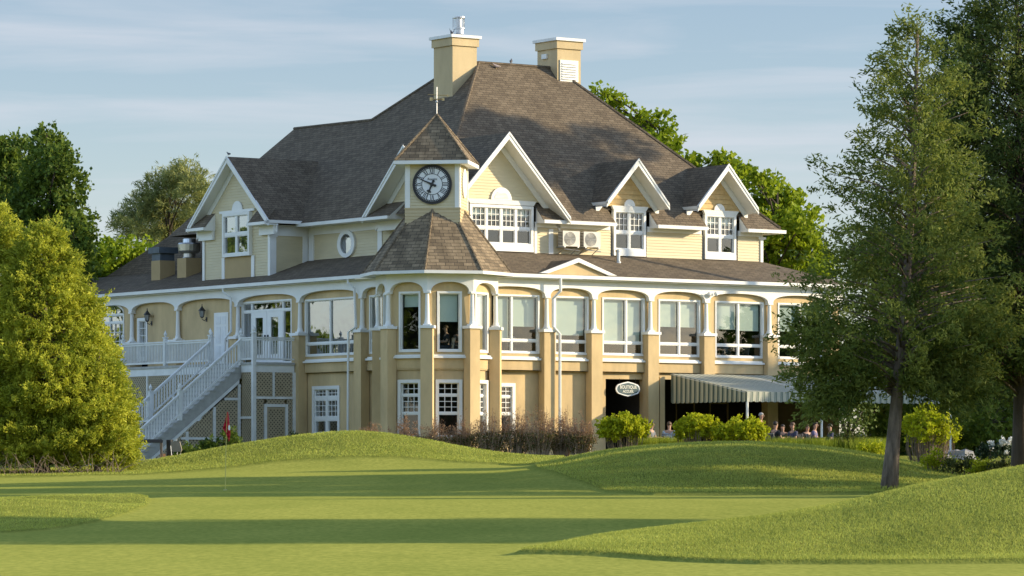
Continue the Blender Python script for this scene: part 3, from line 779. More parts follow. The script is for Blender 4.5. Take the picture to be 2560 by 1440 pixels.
# ---- gables
def gable(fm, xc, half, zf, za, y_rake, y_face, back_apex, back_foot, face_z0, face_mat, face_board=True, th=.14, face_poly=None, lip=.02, board=.118):
    sl = (za - zf) / half; nrm = math.hypot(1, sl); tz = th * nrm
    r = MB(fm)
    for s in (-1, 1):
        A = [(xc + s * half, y_rake, zf), (xc, y_rake, za), (xc, back_apex, za), (xc + s * half, back_foot, zf)]
        if s > 0: A = A[::-1]
        r.poly(A)
    ro = r.build('gable_roof', ROOF, HOUSE)
    w = MB(fm)
    dz = .24
    for s in (-1, 1):                          # bargeboards, soffit under the overhang
        X0, X1 = xc + s * (half + .02), xc
        w.hull([(X0, y_rake - .05, zf - .012), (X1, y_rake - .05, za - .012), (X1, y_rake - .05, za - dz - .03), (X0, y_rake - .05, zf - dz)],
               [(X0, y_rake + .04, zf - .012), (X1, y_rake + .04, za - .012), (X1, y_rake + .04, za - dz - .03), (X0, y_rake + .04, zf - dz)])
        w.hull([(X0 - s * .04, y_rake - .08, zf + .03), (X1, y_rake - .08, za + .03), (X1, y_rake - .08, za - .07), (X0 - s * .04, y_rake - .08, zf - .07)],
               [(X0 - s * .04, y_rake - .052, zf + .03), (X1, y_rake - .052, za + .03), (X1, y_rake - .052, za - .07), (X0 - s * .04, y_rake - .052, zf - .07)])
        w.poly([(X0, y_rake + .04, zf - .2), (X1, y_rake + .04, za - .2), (X1, y_face + .05, za - .2), (X0, y_face + .05, zf - .2)])
        w.hull([(X0, y_face - .05, zf - .21), (X1, y_face - .05, za - .21), (X1, y_face - .05, za - .52), (X0, y_face - .05, zf - .52)],
               [(X0, y_face - .002, zf - .21), (X1, y_face - .002, za - .21), (X1, y_face - .002, za - .52), (X0, y_face - .002, zf - .52)])
        w.box(min(X0, X0 - s * .08), max(X0, X0 - s * .08), y_rake - .05, back_foot, zf - .13, zf - .004)
    w.build('rake_trim', WHITE, ro)
    fpoly = face_poly or [(xc - half * (za - .2 - face_z0) / (za - zf), face_z0), (xc + half * (za - .2 - face_z0) / (za - zf), face_z0), (xc, za - .2)]
    fb = MB(fm)
    siding(fb, fpoly, y_face, board, lip)
    fb.build('gable_wall', face_mat, HOUSE)
    return ro

def lunette(fm, xc, z0, r, y, louver=False):
    m = MB(fm)
    P = [(xc + r * math.cos(math.pi * k / 14), z0 + r * math.sin(math.pi * k / 14)) for k in range(15)]
    m.prism(P, y - .06, y - .002)
    o = m.build('lunette', WHITE, HOUSE)
    if louver:
        m = MB(fm); zz = z0 + .05
        while zz < z0 + r * .62:
            h = math.sqrt(max(0.01, (r * .7) ** 2 - (zz - z0) ** 2)); m.box(xc - h, xc + h, y - .085, y - .062, zz, zz + .028); zz += .055
        m.build('louver', WHITE_W, o)

gable(RF(0), 4.15, 3.02, 11.69, 14.97, .8, RW, 4.5, 1.12, 12.3, SIDING)
lunette(RF(0), 4.28, 12.33, .5, RW - .02, True)
for xc in (10.58, 15.24):
    gable(RF(0), xc, 1.58, 12.42, 14.2, .8, RW, 3.7, 1.9, 12.3, SCALE_M, board=.2, lip=.03)
    lunette(RF(0), xc + .08, 12.33, .27, RW - .03)
XG = -14.35
gable(LF(0), XG, 3.24, 11.86, 14.67, -.75, -.3, 3.9, 1.2, 9.3, SIDING,
      face_poly=[(XG - 2.7, 9.3), (XG + 2.7, 9.3), (XG + 2.7, 12.0), (XG, 14.4), (XG - 2.7, 12.0)])
lunette(LF(0), -14.22, 12.4, .42, -.32)
gable(LF(0), -2.95, 3.02, 11.72, 14.42, .6, 1.25, 3.6, .8, 11.9, SIDING)

# returns: small pent roofs closing the gable eaves
def pent(fm, x0, x1, y0, y1, z0, z1, cheek):
    r = MB(fm); r.poly([(x0, y0, z0), (x1, y0, z0), (x1, y1, z1), (x0, y1, z1)]); ro = r.build('return_roof', ROOF, HOUSE)
    w = MB(fm)
    w.box(x0, x1, y0 - .09, y0, z0 - .13, z0 - .008); w.box(x0, x1, y0, y1, z0 - .14, z0 - .1)
    xc = x1 if cheek > 0 else x0
    w.add([(xc, y0, z0 - .1), (xc, y1, z0 - .1), (xc, y1, z1 - .02), (xc, y0, z0 - .02)], [(0, 1, 2, 3)])
    w.box(x0 + .25, x1 - .03, y1 - .14, y1 - .026, z0 - .52, z0 - .141)
    w.build('return_trim', WHITE, ro)
pent(LF(0), XG - 3.2, XG - 1.75, -.82, -.3, 11.8, 12.42, 1)
pent(LF(0), XG + 1.75, XG + 3.2, -.82, -.3, 11.8, 12.42, -1)
pent(LF(0), -5.95, -3.9, .5, 1.25, 11.7, 12.3, 1)

# projecting left bay: side wall, corner boards, window
gb = LF(-.3)
m = MB(T(0, 11.65, 0))                         # wall facing right, in the angle of the house
siding(m, [(-.3, 9.4), (1.55, 9.4), (1.55, 11.25), (-.3, 11.25)])
m.build('clapboard_wall', SIDING, HOUSE)
MB().poly([(-.3, 17.05, 9.2), (2.2, 17.05, 9.2), (2.2, 17.05, 12), (-.3, 17.05, 12)]).build('clapboard_wall', SIDING, HOUSE)
LB = T(0, 11.65, 0)
MB(LB).box(-.34, 1.55, -.05, -.0, 11.25, 11.7).build('frieze_board', WHITE, HOUSE)
MB(LB).box(-.35, -.05, -.055, 0, 9.3, 11.2).box(-.42, .0, -.08, 0, 11.195, 11.248).build('corner_board', WHITE, HOUSE)
MB(LB).box(1.25, 1.5, -.05, 0, 9.9, 11.25).build('corner_board', WHITE, HOUSE)
for a, b, c, d in ((XG + 2.58, XG + 2.75, 9.3, 11.7), (XG - 2.75, XG - 2.58, 9.3, 11.7), (-15.5, -15.27, 9.45, 10.48), (-13.1, -12.87, 9.45, 10.48)):
    MB(gb).box(a, b, -.06, -.024, c, d).build('corner_board', WHITE, HOUSE)
MB(gb).box(-15.6, -12.8, -.12, -.024, 12.34, 12.44).build('window_head', WHITE, HOUSE)
window(gb, -15.14, -13.2, 10.62, 12.2, xs=[-14.17], zs=[11.42], cas=.13, bar=.13, y=-.13, casing_out=.05, blinds=None)
MB(gb).box(-15.26, -13.11, -.035, -.023, 9.45, 10.48).build('panel', STUCCO_D, HOUSE)
MB(gb).poly([(-15.2, -.03, 10.55), (-13.1, -.03, 10.55), (-13.1, -.03, 12.3), (-15.2, -.03, 12.3)]).build('interior', DARK, HOUSE)

# oval window
m = MB(lw)
oc, oz = -8.6, 10.82
for (ra, rb, ya, yb) in ((.66, .60, -.1, 0), (.46, .40, -.06, 0)):
    pass
n = 28
ring = lambda a, b, y: [(oc + a * math.cos(2 * math.pi * k / n), y, oz + b * math.sin(2 * math.pi * k / n)) for k in range(n)]
O, Iq = ring(.66, .57, -.11), ring(.42, .40, -.11)
O2, I2 = ring(.66, .57, 0), ring(.42, .40, 0)
for k in range(n):
    j = (k + 1) % n
    m.poly([O[k], O[j], Iq[j], Iq[k]]); m.poly([O[k], O2[k], O2[j], O[j]]); m.poly([Iq[k], Iq[j], I2[j], I2[k]])
ov = m.build('oval_window', WHITE, HOUSE)
MB(lw).poly(ring(.42, .40, -.05)).build('pane', GLASS, ov)
MB(lw).poly(ring(.42, .40, -.03)).build('interior', INTER, ov)

# low pediment on the skirt roof
m = MB(RF(0))
pc, ph, pz0, pz1, py = 5.98, 1.78, 9.24, 9.88, -1.3
r = MB(RF(0))
r.poly([(pc - ph, py, pz0), (pc, py, pz1), (pc, .6, pz1)]); r.poly([(pc + ph, py, pz0), (pc, .6, pz1), (pc, py, pz1)])
ro = r.build('pediment_roof', ROOF, HOUSE)
for s in (-1, 1):
    m.hull([(pc + s * (ph + .1), py - .14, pz0 + .04), (pc, py - .14, pz1 + .05), (pc, py - .14, pz1 - .12), (pc + s * (ph - .3), py - .14, pz0 + .04)],
           [(pc + s * (ph + .1), py - .02, pz0 + .04), (pc, py - .02, pz1 + .05), (pc, py - .02, pz1 - .12), (pc + s * (ph - .3), py - .02, pz0 + .04)])
m.build('rake_trim', WHITE, ro)
MB(RF(0)).poly([(pc - ph + .3, py + .0, pz0 + .01), (pc + ph - .3, py + .0, pz0 + .01), (pc, py + .0, pz1 - .08)]).build('pediment_panel', STUCCO, ro)

# ---- turret roof and clock tower
RE = 2.95
m = MB(TF)
oct_ = [(RE * math.sin(math.radians(a)), -RE * math.cos(math.radians(a)), 9.2) for a in range(-180, 180, 45)]
for k in range(8): m.poly([oct_[k], oct_[(k + 1) % 8], (0, 0, 13.0)])
m.build('turret_roof', ROOF_T, HOUSE)
m = MB(TF)
for k in range(8): m.tube([oct_[k], (oct_[k][0] * .08, oct_[k][1] * .08, 12.7)], .055, 6)
m.build('hip_cap', ROOF_T, HOUSE)
m = MB(TF)
for k in range(8):
    a, b = Vector(oct_[k]), Vector(oct_[(k + 1) % 8]); o = lambda p, s, z: (p.x * s, p.y * s, z)
    m.hull([o(a, 1.03, 9.07), o(b, 1.03, 9.07), o(b, 1.03, 9.19), o(a, 1.03, 9.19)], [o(a, .99, 9.07), o(b, .99, 9.07), o(b, .99, 9.19), o(a, .99, 9.19)])
    m.poly([o(a, .99, 9.1), o(b, .99, 9.1), o(b, .7, 9.1), o(a, .7, 9.1)])
m.build('gutter', GUTTER, HOUSE)
TW = 1.05
SIDING_T = mat('tan_siding', (.56, .45, .26), .6, var=.1, vscale=.9)
for b in (0, 90, -90, 180):
    fm = TF @ RZ(b)
    m = MB(fm)
    siding(m, [(-TW + .02, 11.7), (TW - .02, 11.7), (TW - .02, 13.5), (-TW + .02, 13.5)], -TW)
    m.build('tower_wall', SIDING, HOUSE)
    for a in (-TW, TW - .17): MB(fm).box(a, a + .17, -TW - .035, -TW - .0, 11.7, 13.5).build('corner_board', WHITE, HOUSE)
    m = MB(fm); siding(m, [(-TW - .03, 11.0), (TW + .03, 11.0), (TW + .03, 11.66), (-TW - .03, 11.66)], -TW - .03, .125)
    m.box(-TW - .03, TW + .03, -TW - .06, -TW + .05, 11.66, 11.7)
    m.build('tower_apron', SIDING_T, HOUSE)
# oval louvre on the sunlit tower side
m = MB(TF @ RZ(90) @ T(0, -TW - .022, 0))
m.prism([(.5 * math.cos(2 * math.pi * k / 20), 12.7 + .58 * math.sin(2 * math.pi * k / 20)) for k in range(20)], -.05, 0)
m.build('oval_louver', WHITE, HOUSE)
TE = 1.43
m = MB(TF)
sq = [(-TE, -TE, 13.52), (TE, -TE, 13.52), (TE, TE, 13.52), (-TE, TE, 13.52)]
for k in range(4): m.poly([sq[k], sq[(k + 1) % 4], (0, 0, 15.42)])
m.build('tower_roof', ROOF_T, HOUSE)
m = MB(TF)
for k in range(4): m.tube([sq[k], (0, 0, 15.4)], .06, 6)
m.build('hip_cap', ROOF_T, HOUSE)
m = MB(TF)
m.box(-TE - .02, TE + .02, -TE - .02, TE + .02, 13.37, 13.51)
m.build('tower_eave', WHITE, HOUSE)

# ---- chimneys
STUCCO_C = mat('pale_tan_stucco', (.58, .46, .27), .9, var=.2, vscale=.9, bump=.2, bscale=60, stretch=(1, 1, .3))
def chimney(u0, u1, v0, v1, z0, z1, name_label):
    c = MB().box(u0, u1, v0, v1, z0, z1 - .45).box(u0 - .07, u1 + .07, v0 - .07, v1 + .07, z1 - .45, z1 - .12).build('chimney', STUCCO_C, HOUSE, name_label)
    MB().box(u0 - .15, u1 + .15, v0 - .15, v1 + .15, z1 - .12, z1).build('cap', WHITE_W, c)
    return c
c1 = chimney(6.1, 7.32, 7.65, 9.05, 15.5, 19.62, 'tall tan chimney with a metal flue on top')
m = MB()
fx, fy = 6.85, 8.3
m.lathe((fx, fy, 19.62), [(.3, 0), (.22, .12), (.22, .3), (.26, .32), (.26, .38), (.17, .4), (.17, .8), (.02, .82)], 16)
for k in range(8):
    a = 2 * math.pi * k / 8; m.tube([(fx + .25 * math.cos(a), fy + .25 * math.sin(a), 20.0), (fx + .25 * math.cos(a), fy + .25 * math.sin(a), 20.42)], .018, 4)
m.lathe((fx, fy, 20.4), [(.27, 0), (.27, .06), (.05, .1)], 16)
m.build('flue', STEEL, c1)
c2 = chimney(11.2, 12.42, 7.3, 8.75, 16.0, 19.78, 'tan chimney with a white louvred vent')
m = MB(RF(7.3)); m.box(11.32, 12.26, -.05, -.002, 17.95, 18.85)
lv = m.build('louvred_vent', WHITE, c2)
m = MB(RF(7.3))
for k in range(7): m.add([(11.4, -.052, 18.06 + k * .107), (12.18, -.052, 18.06 + k * .107), (12.18, -.1, 18.03 + k * .107), (11.4, -.1, 18.03 + k * .107), (12.18, -.052, 18.1 + k * .107), (11.4, -.052, 18.1 + k * .107)], [(0, 1, 2, 3), (3, 2, 4, 5)])
m.build('slat', WHITE_W, lv)
m = MB(LF(11.2)); m.box(-8.35, -8.0, -.08, -.002, 18.95, 19.15)
m.build('wall_vent', WHITE, c2)

# ---- downspouts, vent pipe, fascia light
m = MB()
def spout(pts): m.tube(pts, .05, 6)
spout([(-1.42, 3.95, 9.1), (-1.42, 3.95, 8.95), (-1.25, 3.75, 8.75), (-1.25, 3.62, 7.2), (-1.4, 3.95, 7.0), (-1.4, 4.0, 1.5)])
m.build('downspout', GUTTER, HOUSE)
m = MB(); m.tube([(-1.42, 13.6, 9.1), (-1.42, 13.6, 8.95), (-1.25, 13.25, 8.7), (-1.25, 13.25, 7.3), (-1.35, 13.55, 7.0), (-1.35, 13.6, 5.9)], .05, 6); m.build('downspout', GUTTER, HOUSE)
m = MB(); m.tube([(5.1, -1.42, 9.1), (5.1, -1.42, 8.6), (4.9, -1.2, 8.3), (4.9, -1.2, 7.2), (5.15, -1.3, 6.9), (5.15, -1.3, 1.2)], .06, 6); m.build('downspout', GUTTER, HOUSE)
m = MB(); m.lathe((9.5, .7, zsk(2.05) - .1), [(.12, 0), (.12, .12), (.085, .14), (.085, .5), (.11, .52), (.11, .6), (.02, .62)], 12); m.build('roof_vent_pipe', STEEL, HOUSE)
m = MB(rf); m.box(12.75, 12.95, -.12, 0, 8.62, 8.72); m.ball((12.7, -.2, 8.68), .09, 8, 5); m.ball((13.05, -.2, 8.7), .09, 8, 5); m.build('flood_light', WHITE_W, HOUSE)

# ---- clock (set on the tower face)
CK = empty('tower_clock', tuple(BM @ TF @ Vector((0, -TW - .05, 12.6))), 0, 'round tower clock with black rim, white dial and Roman numerals', 'clock')
CK.rotation_euler = (0, 0, math.radians(TH - 43))
CRD = .77
def disc(r, y, n=48): return [(r * math.cos(2 * math.pi * k / n), y, r * math.sin(2 * math.pi * k / n)) for k in range(n)]
DIAL = mat('white_clock_dial', (.74, .76, .78), .5, var=.03)
m = MB(); m.prism([(p[0], p[2]) for p in disc(CRD, 0)], -.05, .02); m.build('rim', IRON, CK)
m = MB(); m.poly(disc(CRD * .86, -.056)); m.build('dial', DIAL, CK)
m = MB()
for k in range(60):
    a = 2 * math.pi * k / 60
    d = Vector((math.cos(a), 0, math.sin(a))); t = Vector((-math.sin(a), 0, math.cos(a)))
    if k % 1 == 0:
        c = d * CRD * .845
        # black minute frets between the white dots
        e = 2 * math.pi * .5 / 60
        d2 = Vector((math.cos(a + e), 0, math.sin(a + e))); t2 = Vector((-math.sin(a + e), 0, math.cos(a + e)))
        c2_ = d2 * CRD * .87
        m.poly([c2_ + d2 * .035 + t2 * .022 + Vector((0, -.06, 0)), c2_ + d2 * .035 - t2 * .022 + Vector((0, -.06, 0)), c2_ - d2 * .035 - t2 * .022 + Vector((0, -.06, 0)), c2_ - d2 * .035 + t2 * .022 + Vector((0, -.06, 0))])
def annulus(r0, r1, y, n=60):
    A, B = disc(r0, y, n), disc(r1, y, n)
    for k in range(n): m.poly([A[k], A[(k + 1) % n], B[(k + 1) % n], B[k]])
annulus(CRD * .80, CRD * .83, -.061); annulus(CRD * .51, CRD * .54, -.061)
rom = ['XII', 'I', 'II', 'III', 'IIII', 'V', 'VI', 'VII', 'VIII', 'IX', 'X', 'XI']
def bar2(p, q, w, y=-.062):
    d = Vector((q[0] - p[0], 0, q[1] - p[1])); n = Vector((-d.z, 0, d.x)).normalized() * w / 2
    P, Q = Vector((p[0], y, p[1])), Vector((q[0], y, q[1]))
    m.poly([P + n, P - n, Q - n, Q + n])
for h, s in enumerate(rom):
    a = math.radians(90 - 30 * h); d = (math.cos(a), math.sin(a)); t = (math.sin(a), -math.cos(a))
    wd = {'I': .055, 'V': .1, 'X': .1}; tot = sum(wd[c] for c in s); x = -tot / 2
    P = lambda xx, r: (d[0] * r * CRD + t[0] * xx, d[1] * r * CRD + t[1] * xx)
    for c in s:
        w = wd[c]; xa, xb, xm = x + .012, x + w - .012, x + w / 2
        if c == 'I': bar2(P(xm, .54), P(xm, .80), .027)
        elif c == 'V': bar2(P(xa, .80), P(xm, .54), .028); bar2(P(xb, .80), P(xm, .54), .016)
        else: bar2(P(xa, .80), P(xb, .54), .028); bar2(P(xb, .80), P(xa, .54), .016)
        x += w
m.build('numerals', IRON, CK)
def hand(name, ang, ln, tail, w, y, flower):
    global m
    m = MB(); a = math.radians(90 - ang); d = (math.cos(a), math.sin(a)); t = (-math.sin(a), math.cos(a))
    Q = lambda r, s: (d[0] * r + t[0] * s, d[1] * r + t[1] * s)
    m.prism([Q(-tail, -w), Q(-tail, w), Q(0, w * 1.6), Q(ln * .55, w * .8), Q(ln, w * .35), Q(ln, -w * .35), Q(ln * .55, -w * .8), Q(0, -w * 1.6)], y - .012, y)
    m.prism([(Q(-tail, 0)[0] + .055 * math.cos(k), Q(-tail, 0)[1] + .055 * math.sin(k)) for k in np.arange(0, 6.28, .5)], y - .013, y)
    if flower:
        for k in range(3):
            c = Q(ln * .68 - .05 * (k % 2), (k - 1) * .05); m.prism([(c[0] + .04 * math.cos(q_), c[1] + .04 * math.sin(q_)) for q_ in np.arange(0, 6.28, .7)], y - .014, y)
    m.build(name, IRON, CK)
hand('hour_hand', 204, .44, .13, .028, -.075, True)
hand('minute_hand', 294, .66, .13, .026, -.095, False)
m = MB(); m.prism([(.07 * math.cos(k), .07 * math.sin(k)) for k in np.arange(0, 6.28, .4)], -.12, -.06); m.build('hub', IRON, CK)

def text_obj(name, body, size, M, mt, parent, shear=0.0, extrude=.004, xscale=1.0, bold=0.0):
    cu = bpy.data.curves.new(name, 'FONT'); cu.body = body; cu.size = size; cu.align_x = 'CENTER'; cu.align_y = 'CENTER'
    cu.shear = shear; cu.extrude = extrude; cu.offset = bold
    o = bpy.data.objects.new(name, cu); COL.objects.link(o)
    dg = bpy.context.evaluated_depsgraph_get(); dg.update()
    me = bpy.data.meshes.new_from_object(o.evaluated_get(dg))
    bpy.data.objects.remove(o); bpy.data.curves.remove(cu)
    me.transform(M @ Matrix.Rotation(math.radians(90), 4, 'X') @ Matrix.Diagonal((xscale, 1, 1, 1)))
    me.name = name
    return link_mesh(name, me, mt, parent)
text_obj('maker_lettering', 'Rossini', .13, T(0, -.064, .2), IRON, CK, shear=.25)

# ---- weathervane on the tower roof
wvp = BM @ TF @ Vector((0, 0, 15.38))
WV = empty('weathervane', tuple(wvp), math.radians(10), 'slender brass weathervane standing on the tip of the clock tower', 'weathervane')
BRASS = mat('dull_brass', (.42, .34, .18), .4, var=.2, vscale=8, metal=.7)
m = MB(); m.tube([(0, 0, -.05), (0, 0, 1.1)], .018, 6); m.ball((0, 0, .52), .05, 8, 5); m.build('rod', STEEL, WV)
m = MB(); m.tube([(-.2, 0, .62), (.26, 0, .62)], .02, 5); m.box(-.28, -.16, -.012, .012, .56, .69); m.box(.2, .3, -.012, .012, .57, .67); m.tube([(0, -.2, .62), (0, .2, .62)], .02, 5); m.build('compass_arms', BRASS, WV)
m = MB(); m.tube([(-.36, 0, .80), (.4, 0, .77)], .014, 5); m.poly([(.4, 0, .83), (.52, 0, .77), (.4, 0, .71)]); m.build('arrow', BRASS, WV)
# ------------------------------------------------------------------ deck and stairs
def hthing(name, u, v, z, label, cat, group=None, rz=0.0):
    p = hw(u, v, z)
    return empty(name, tuple(p), math.radians(TH) + rz, label, cat, group)
DK = hthing('deck', 0, 0, 0, 'raised white railed timber deck over lattice screens on the shaded left facade', 'deck')
UD, ZD = -3.2, 5.88
m = MB()
m.box(UD + .05, -.9, 8.25, 30, ZD - .12, ZD - .005)
m.box(UD - .06, UD + .05, 8.2, 9.15, ZD - .1, ZD); m.box(UD - .06, UD + .05, 11.62, 30, ZD - .1, ZD); m.box(UD - .06, -1.28, 8.14, 8.25, ZD - .1, ZD)
m.build('floor', TREAD, DK)
m = MB()
m.box(UD - .02, UD + .05, 8.2, 9.15, ZD - .4, ZD - .1); m.box(UD - .02, UD + .05, 11.62, 30, ZD - .4, ZD - .1); m.box(UD - .02, -1.28, 8.2, 8.25, ZD - .4, ZD - .1)
m.build('rim_board', WHITE_W, DK)
def newel(p, parent, h=1.16, base=None):
    x, y, z = p
    m = MB(); b = z if base is None else base
    m.box(x - .075, x + .075, y - .075, y + .075, b, z + h)
    m.box(x - .1, x + .1, y - .1, y + .1, z + h, z + h + .035)
    m.lathe((x, y, z + h + .035), [(.035, 0), (.03, .03), (.065, .08), (.075, .13), (.06, .18), (.025, .21), (.03, .24), (.004, .28)], 10)
    return m.build('newel_post', WHITE_W, parent)
def rail(p, q, parent, h=1.02, low=.1, gap=.125):
    p, q = Vector(p), Vector(q); d = q - p; hl = math.hypot(d.x, d.y); n = Vector((-d.y, d.x, 0)).normalized()
    m = MB()
    for (za, zb, w) in ((h - .06, h, .055), (h - .14, h - .075, .025), (low, low + .07, .03)):
        A = [p + n * w + Vector((0, 0, za)), p - n * w + Vector((0, 0, za)), p - n * w + Vector((0, 0, zb)), p + n * w + Vector((0, 0, zb))]
        m.hull(A, [a + d for a in A])
    k = int(hl / gap)
    e = d.normalized(); e = Vector((e.x, e.y, 0)).normalized()
    for i in range(1, k):
        c = p + d * (i / k); w = .02
        A = [c + e * w + n * w, c - e * w + n * w, c - e * w - n * w, c + e * w - n * w]
        m.hull([a + Vector((0, 0, low + .06)) for a in A], [a + Vector((0, 0, h - .1)) for a in A])
    return m.build('railing', WHITE_W, parent)
rail((UD, 8.2, ZD), (-1.3, 8.2, ZD), DK); rail((UD, 9.2, ZD), (UD, 8.2, ZD), DK)
newel((UD, 8.2, ZD), DK, base=.9)
posts = [11.62, 15.3, 18.9, 22.5, 26.1]
for a, b in zip(posts[:-1], posts[1:]): rail((UD, b, ZD), (UD, a, ZD), DK)
for v in posts: newel((UD, v, ZD), DK)

def lattice(M, poly, parent, sp=.115, w=.062, y=0.0, name='lattice_panel'):
    """diagonal laths clipped to a convex (x,z) polygon, with a dim backing well behind"""
    m = MB(M); n = len(poly)
    cx = sum(p[0] for p in poly) / n; cz = sum(p[1] for p in poly) / n
    R = max(math.hypot(p[0] - cx, p[1] - cz) for p in poly)
    for sgn, yy in ((1, 0), (-1, .012)):
        d = (math.sqrt(.5), sgn * math.sqrt(.5)); nn = (-d[1], d[0])
        k = int(R / sp) + 1
        for i in range(-k, k + 1):
            o = (cx + nn[0] * i * sp, cz + nn[1] * i * sp); t0, t1 = -2 * R, 2 * R
            for j in range(n):
                a, b = poly[j], poly[(j + 1) % n]; ex, ez = b[0] - a[0], b[1] - a[1]; inx, inz = -ez, ex
                den = d[0] * inx + d[1] * inz; num = (a[0] - o[0]) * inx + (a[1] - o[1]) * inz
                if abs(den) < 1e-9:
                    if num > 0: t0, t1 = 1, 0
                elif den > 0: t0 = max(t0, num / den)
                else: t1 = min(t1, num / den)
            if t1 - t0 > .03:
                A = (o[0] + d[0] * t0, o[1] + d[1] * t0); B = (o[0] + d[0] * t1, o[1] + d[1] * t1); h = w / 2
                m.poly([(A[0] + nn[0] * h, y + yy, A[1] + nn[1] * h), (A[0] - nn[0] * h, y + yy, A[1] - nn[1] * h), (B[0] - nn[0] * h, y + yy, B[1] - nn[1] * h), (B[0] + nn[0] * h, y + yy, B[1] + nn[1] * h)])
    o = m.build(name, LATTICE, parent)
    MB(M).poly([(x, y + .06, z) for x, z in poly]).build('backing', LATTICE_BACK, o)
    return o
def rect(a, b, c, d): return [(a, c), (b, c), (b, d), (a, d)]
LS = T(0, 8.2, 0)                               # landing side, faces right
ZT = ZD - .4
for a, b in ((-3.1, -2.32), (-2.22, -1.32)): lattice(LS, rect(a, b, 4.5, ZT), DK)
lattice(LS, rect(-3.1, -2.72, 1.6, 4.4), DK); lattice(LS, rect(-1.62, -1.32, 1.6, 4.4), DK)
lattice(LS, rect(-2.6, -1.72, 4.21, 4.39), DK)
gate = lattice(LS, rect(-2.55, -1.75, 1.6, 4.02), DK, name='lattice_door')
for x in (-3.2, -1.28): MB(LS).box(x - .08, x + .08, -.05, .05, 1.2, ZT).build('screen_post', WHITE_W, DK)
MB(LS).box(-2.31, -2.23, -.04, .04, 4.5, ZT).build('screen_post', WHITE_W, DK); MB(LS).box(-3.12, -1.36, -.04, .04, 4.4, 4.5).build('screen_rail', WHITE_W, DK)
MB(LS).box(-2.72, -2.6, -.045, .04, 1.4, 4.2).box(-1.72, -1.6, -.045, .04, 1.4, 4.2).box(-2.61, -1.71, -.047, .038, 4.08, 4.2).build('door_casing', WHITE_W, DK)
MB(LS).box(-2.58, -1.74, -.02, .0, 3.98, 4.06).box(-2.58, -2.5, -.02, 0, 1.5, 3.98).box(-1.8, -1.74, -.02, 0, 1.5, 3.98).build('gate_frame', LATTICE, gate)
LFd = LF(UD)
lattice(LFd, rect(-9.15, -8.28, 1.6, ZT), DK)
for a in np.arange(-30, -11.7, 2.2): lattice(LFd, rect(a + .05, min(a + 2.15, -11.7), 1.4, ZT), DK)
for a in np.arange(-30, -11.6, 2.2): MB(LFd).box(a - .05, a + .05, -.04, .04, 1.2, ZT).build('screen_post', WHITE_W, DK)
MB(LFd).box(-9.2, -8.28, -.045, .045, 3.6, 3.7).build('screen_rail', WHITE_W, DK); MB(LFd).box(-30, -11.7, -.035, .035, 3.55, 3.65).build('screen_rail', WHITE_W, DK)

ST = hthing('staircase', 0, 0, 0, 'long straight white stair with turned newels leading down from the deck', 'stairs')
NS, V0, V1 = 24, 9.2, 11.55
RISE, GO = (ZD - 1.35) / 24, .238
Us = lambda i: UD - GO * i
m = MB(); mt = MB()
for i in range(NS):
    z = ZD - RISE * (i + 1)
    mt.box(Us(i + 1) - .05, Us(i) , V0 - .06, V1 + .02, z - .05, z)
    m.box(Us(i) - .02, Us(i), V0, V1, z, z + RISE - .052)
mt.build('treads', TREAD, ST); m.build('risers', mat('grey_white_risers', (.50, .50, .48), .7, var=.15, vscale=3), ST)
uB, zB = Us(NS), ZD - RISE * NS
for v in (V0, V1):
    MB(T(0, v, 0)).prism([(UD + .0, ZD - .08), (UD, ZD - .62), (uB, zB - .5), (uB, zB + .02)], -.03, .03).build('stringer', TREAD, ST)
    MB(T(0, v, 0)).prism([(UD - .1, ZD - .70), (UD - .1, ZD - .84), (uB, zB - .66), (uB, zB - .52)], -.045, .035).build('trim_board', WHITE_W, ST)
    mid = .5
    um, zm = UD + (uB - UD) * mid, ZD + (zB - ZD) * mid
    rail((um, v, zm), (UD, v, ZD), ST, h=1.0, low=.12); rail((uB, v, zB), (um, v, zm), ST, h=1.0, low=.12)
    newel((um, v, zm), ST, h=1.1, base=zm - .1); newel((uB, v, zB), ST, h=1.1, base=zB - .3)
    newel((UD, v, ZD), ST, h=1.08, base=ZD - .1)
SS = T(0, V0, 0)
def zs_(u): return ZD - .86 + (u - UD) * (RISE / GO)
for a, b, lo, hi in ((-4.15, -3.3, 4.5, None), (-5.55, -4.28, 2.55, None)):
    pass
cells_u = [-7.0, -5.72, -4.45, -3.28]
for a, b in zip(cells_u[:-1], cells_u[1:]):
    for lo, hi in ((1.2, 2.75), (2.85, 4.35), (4.45, 6)):
        P = strip_poly([(a + .06, 1.0), (b - .06, 1.0), (b - .06, max(1.01, zs_(b - .06))), (a + .06, max(1.01, zs_(a + .06)))], lo, hi)
        if len(P) >= 3 and max(p[1] for p in P) - min(p[1] for p in P) > .12: lattice(SS, P, ST, y=.02)
lattice(SS, [(-8.5, 1.0), (-7.06, 1.0), (-7.06, zs_(-7.06)), (-8.5, zs_(-8.5))], ST, y=.02)
m = MB(SS)
for a in cells_u: m.box(a - .06, a + .06, -.03, .03, .9, zs_(a) + .05)
for z in (2.8, 4.4):
    ue = UD + (z - ZD + .86) * GO / RISE
    m.box(ue, -3.34, -.025, .025, z - .05, z + .05)
m.build('frame', WHITE_W, ST)

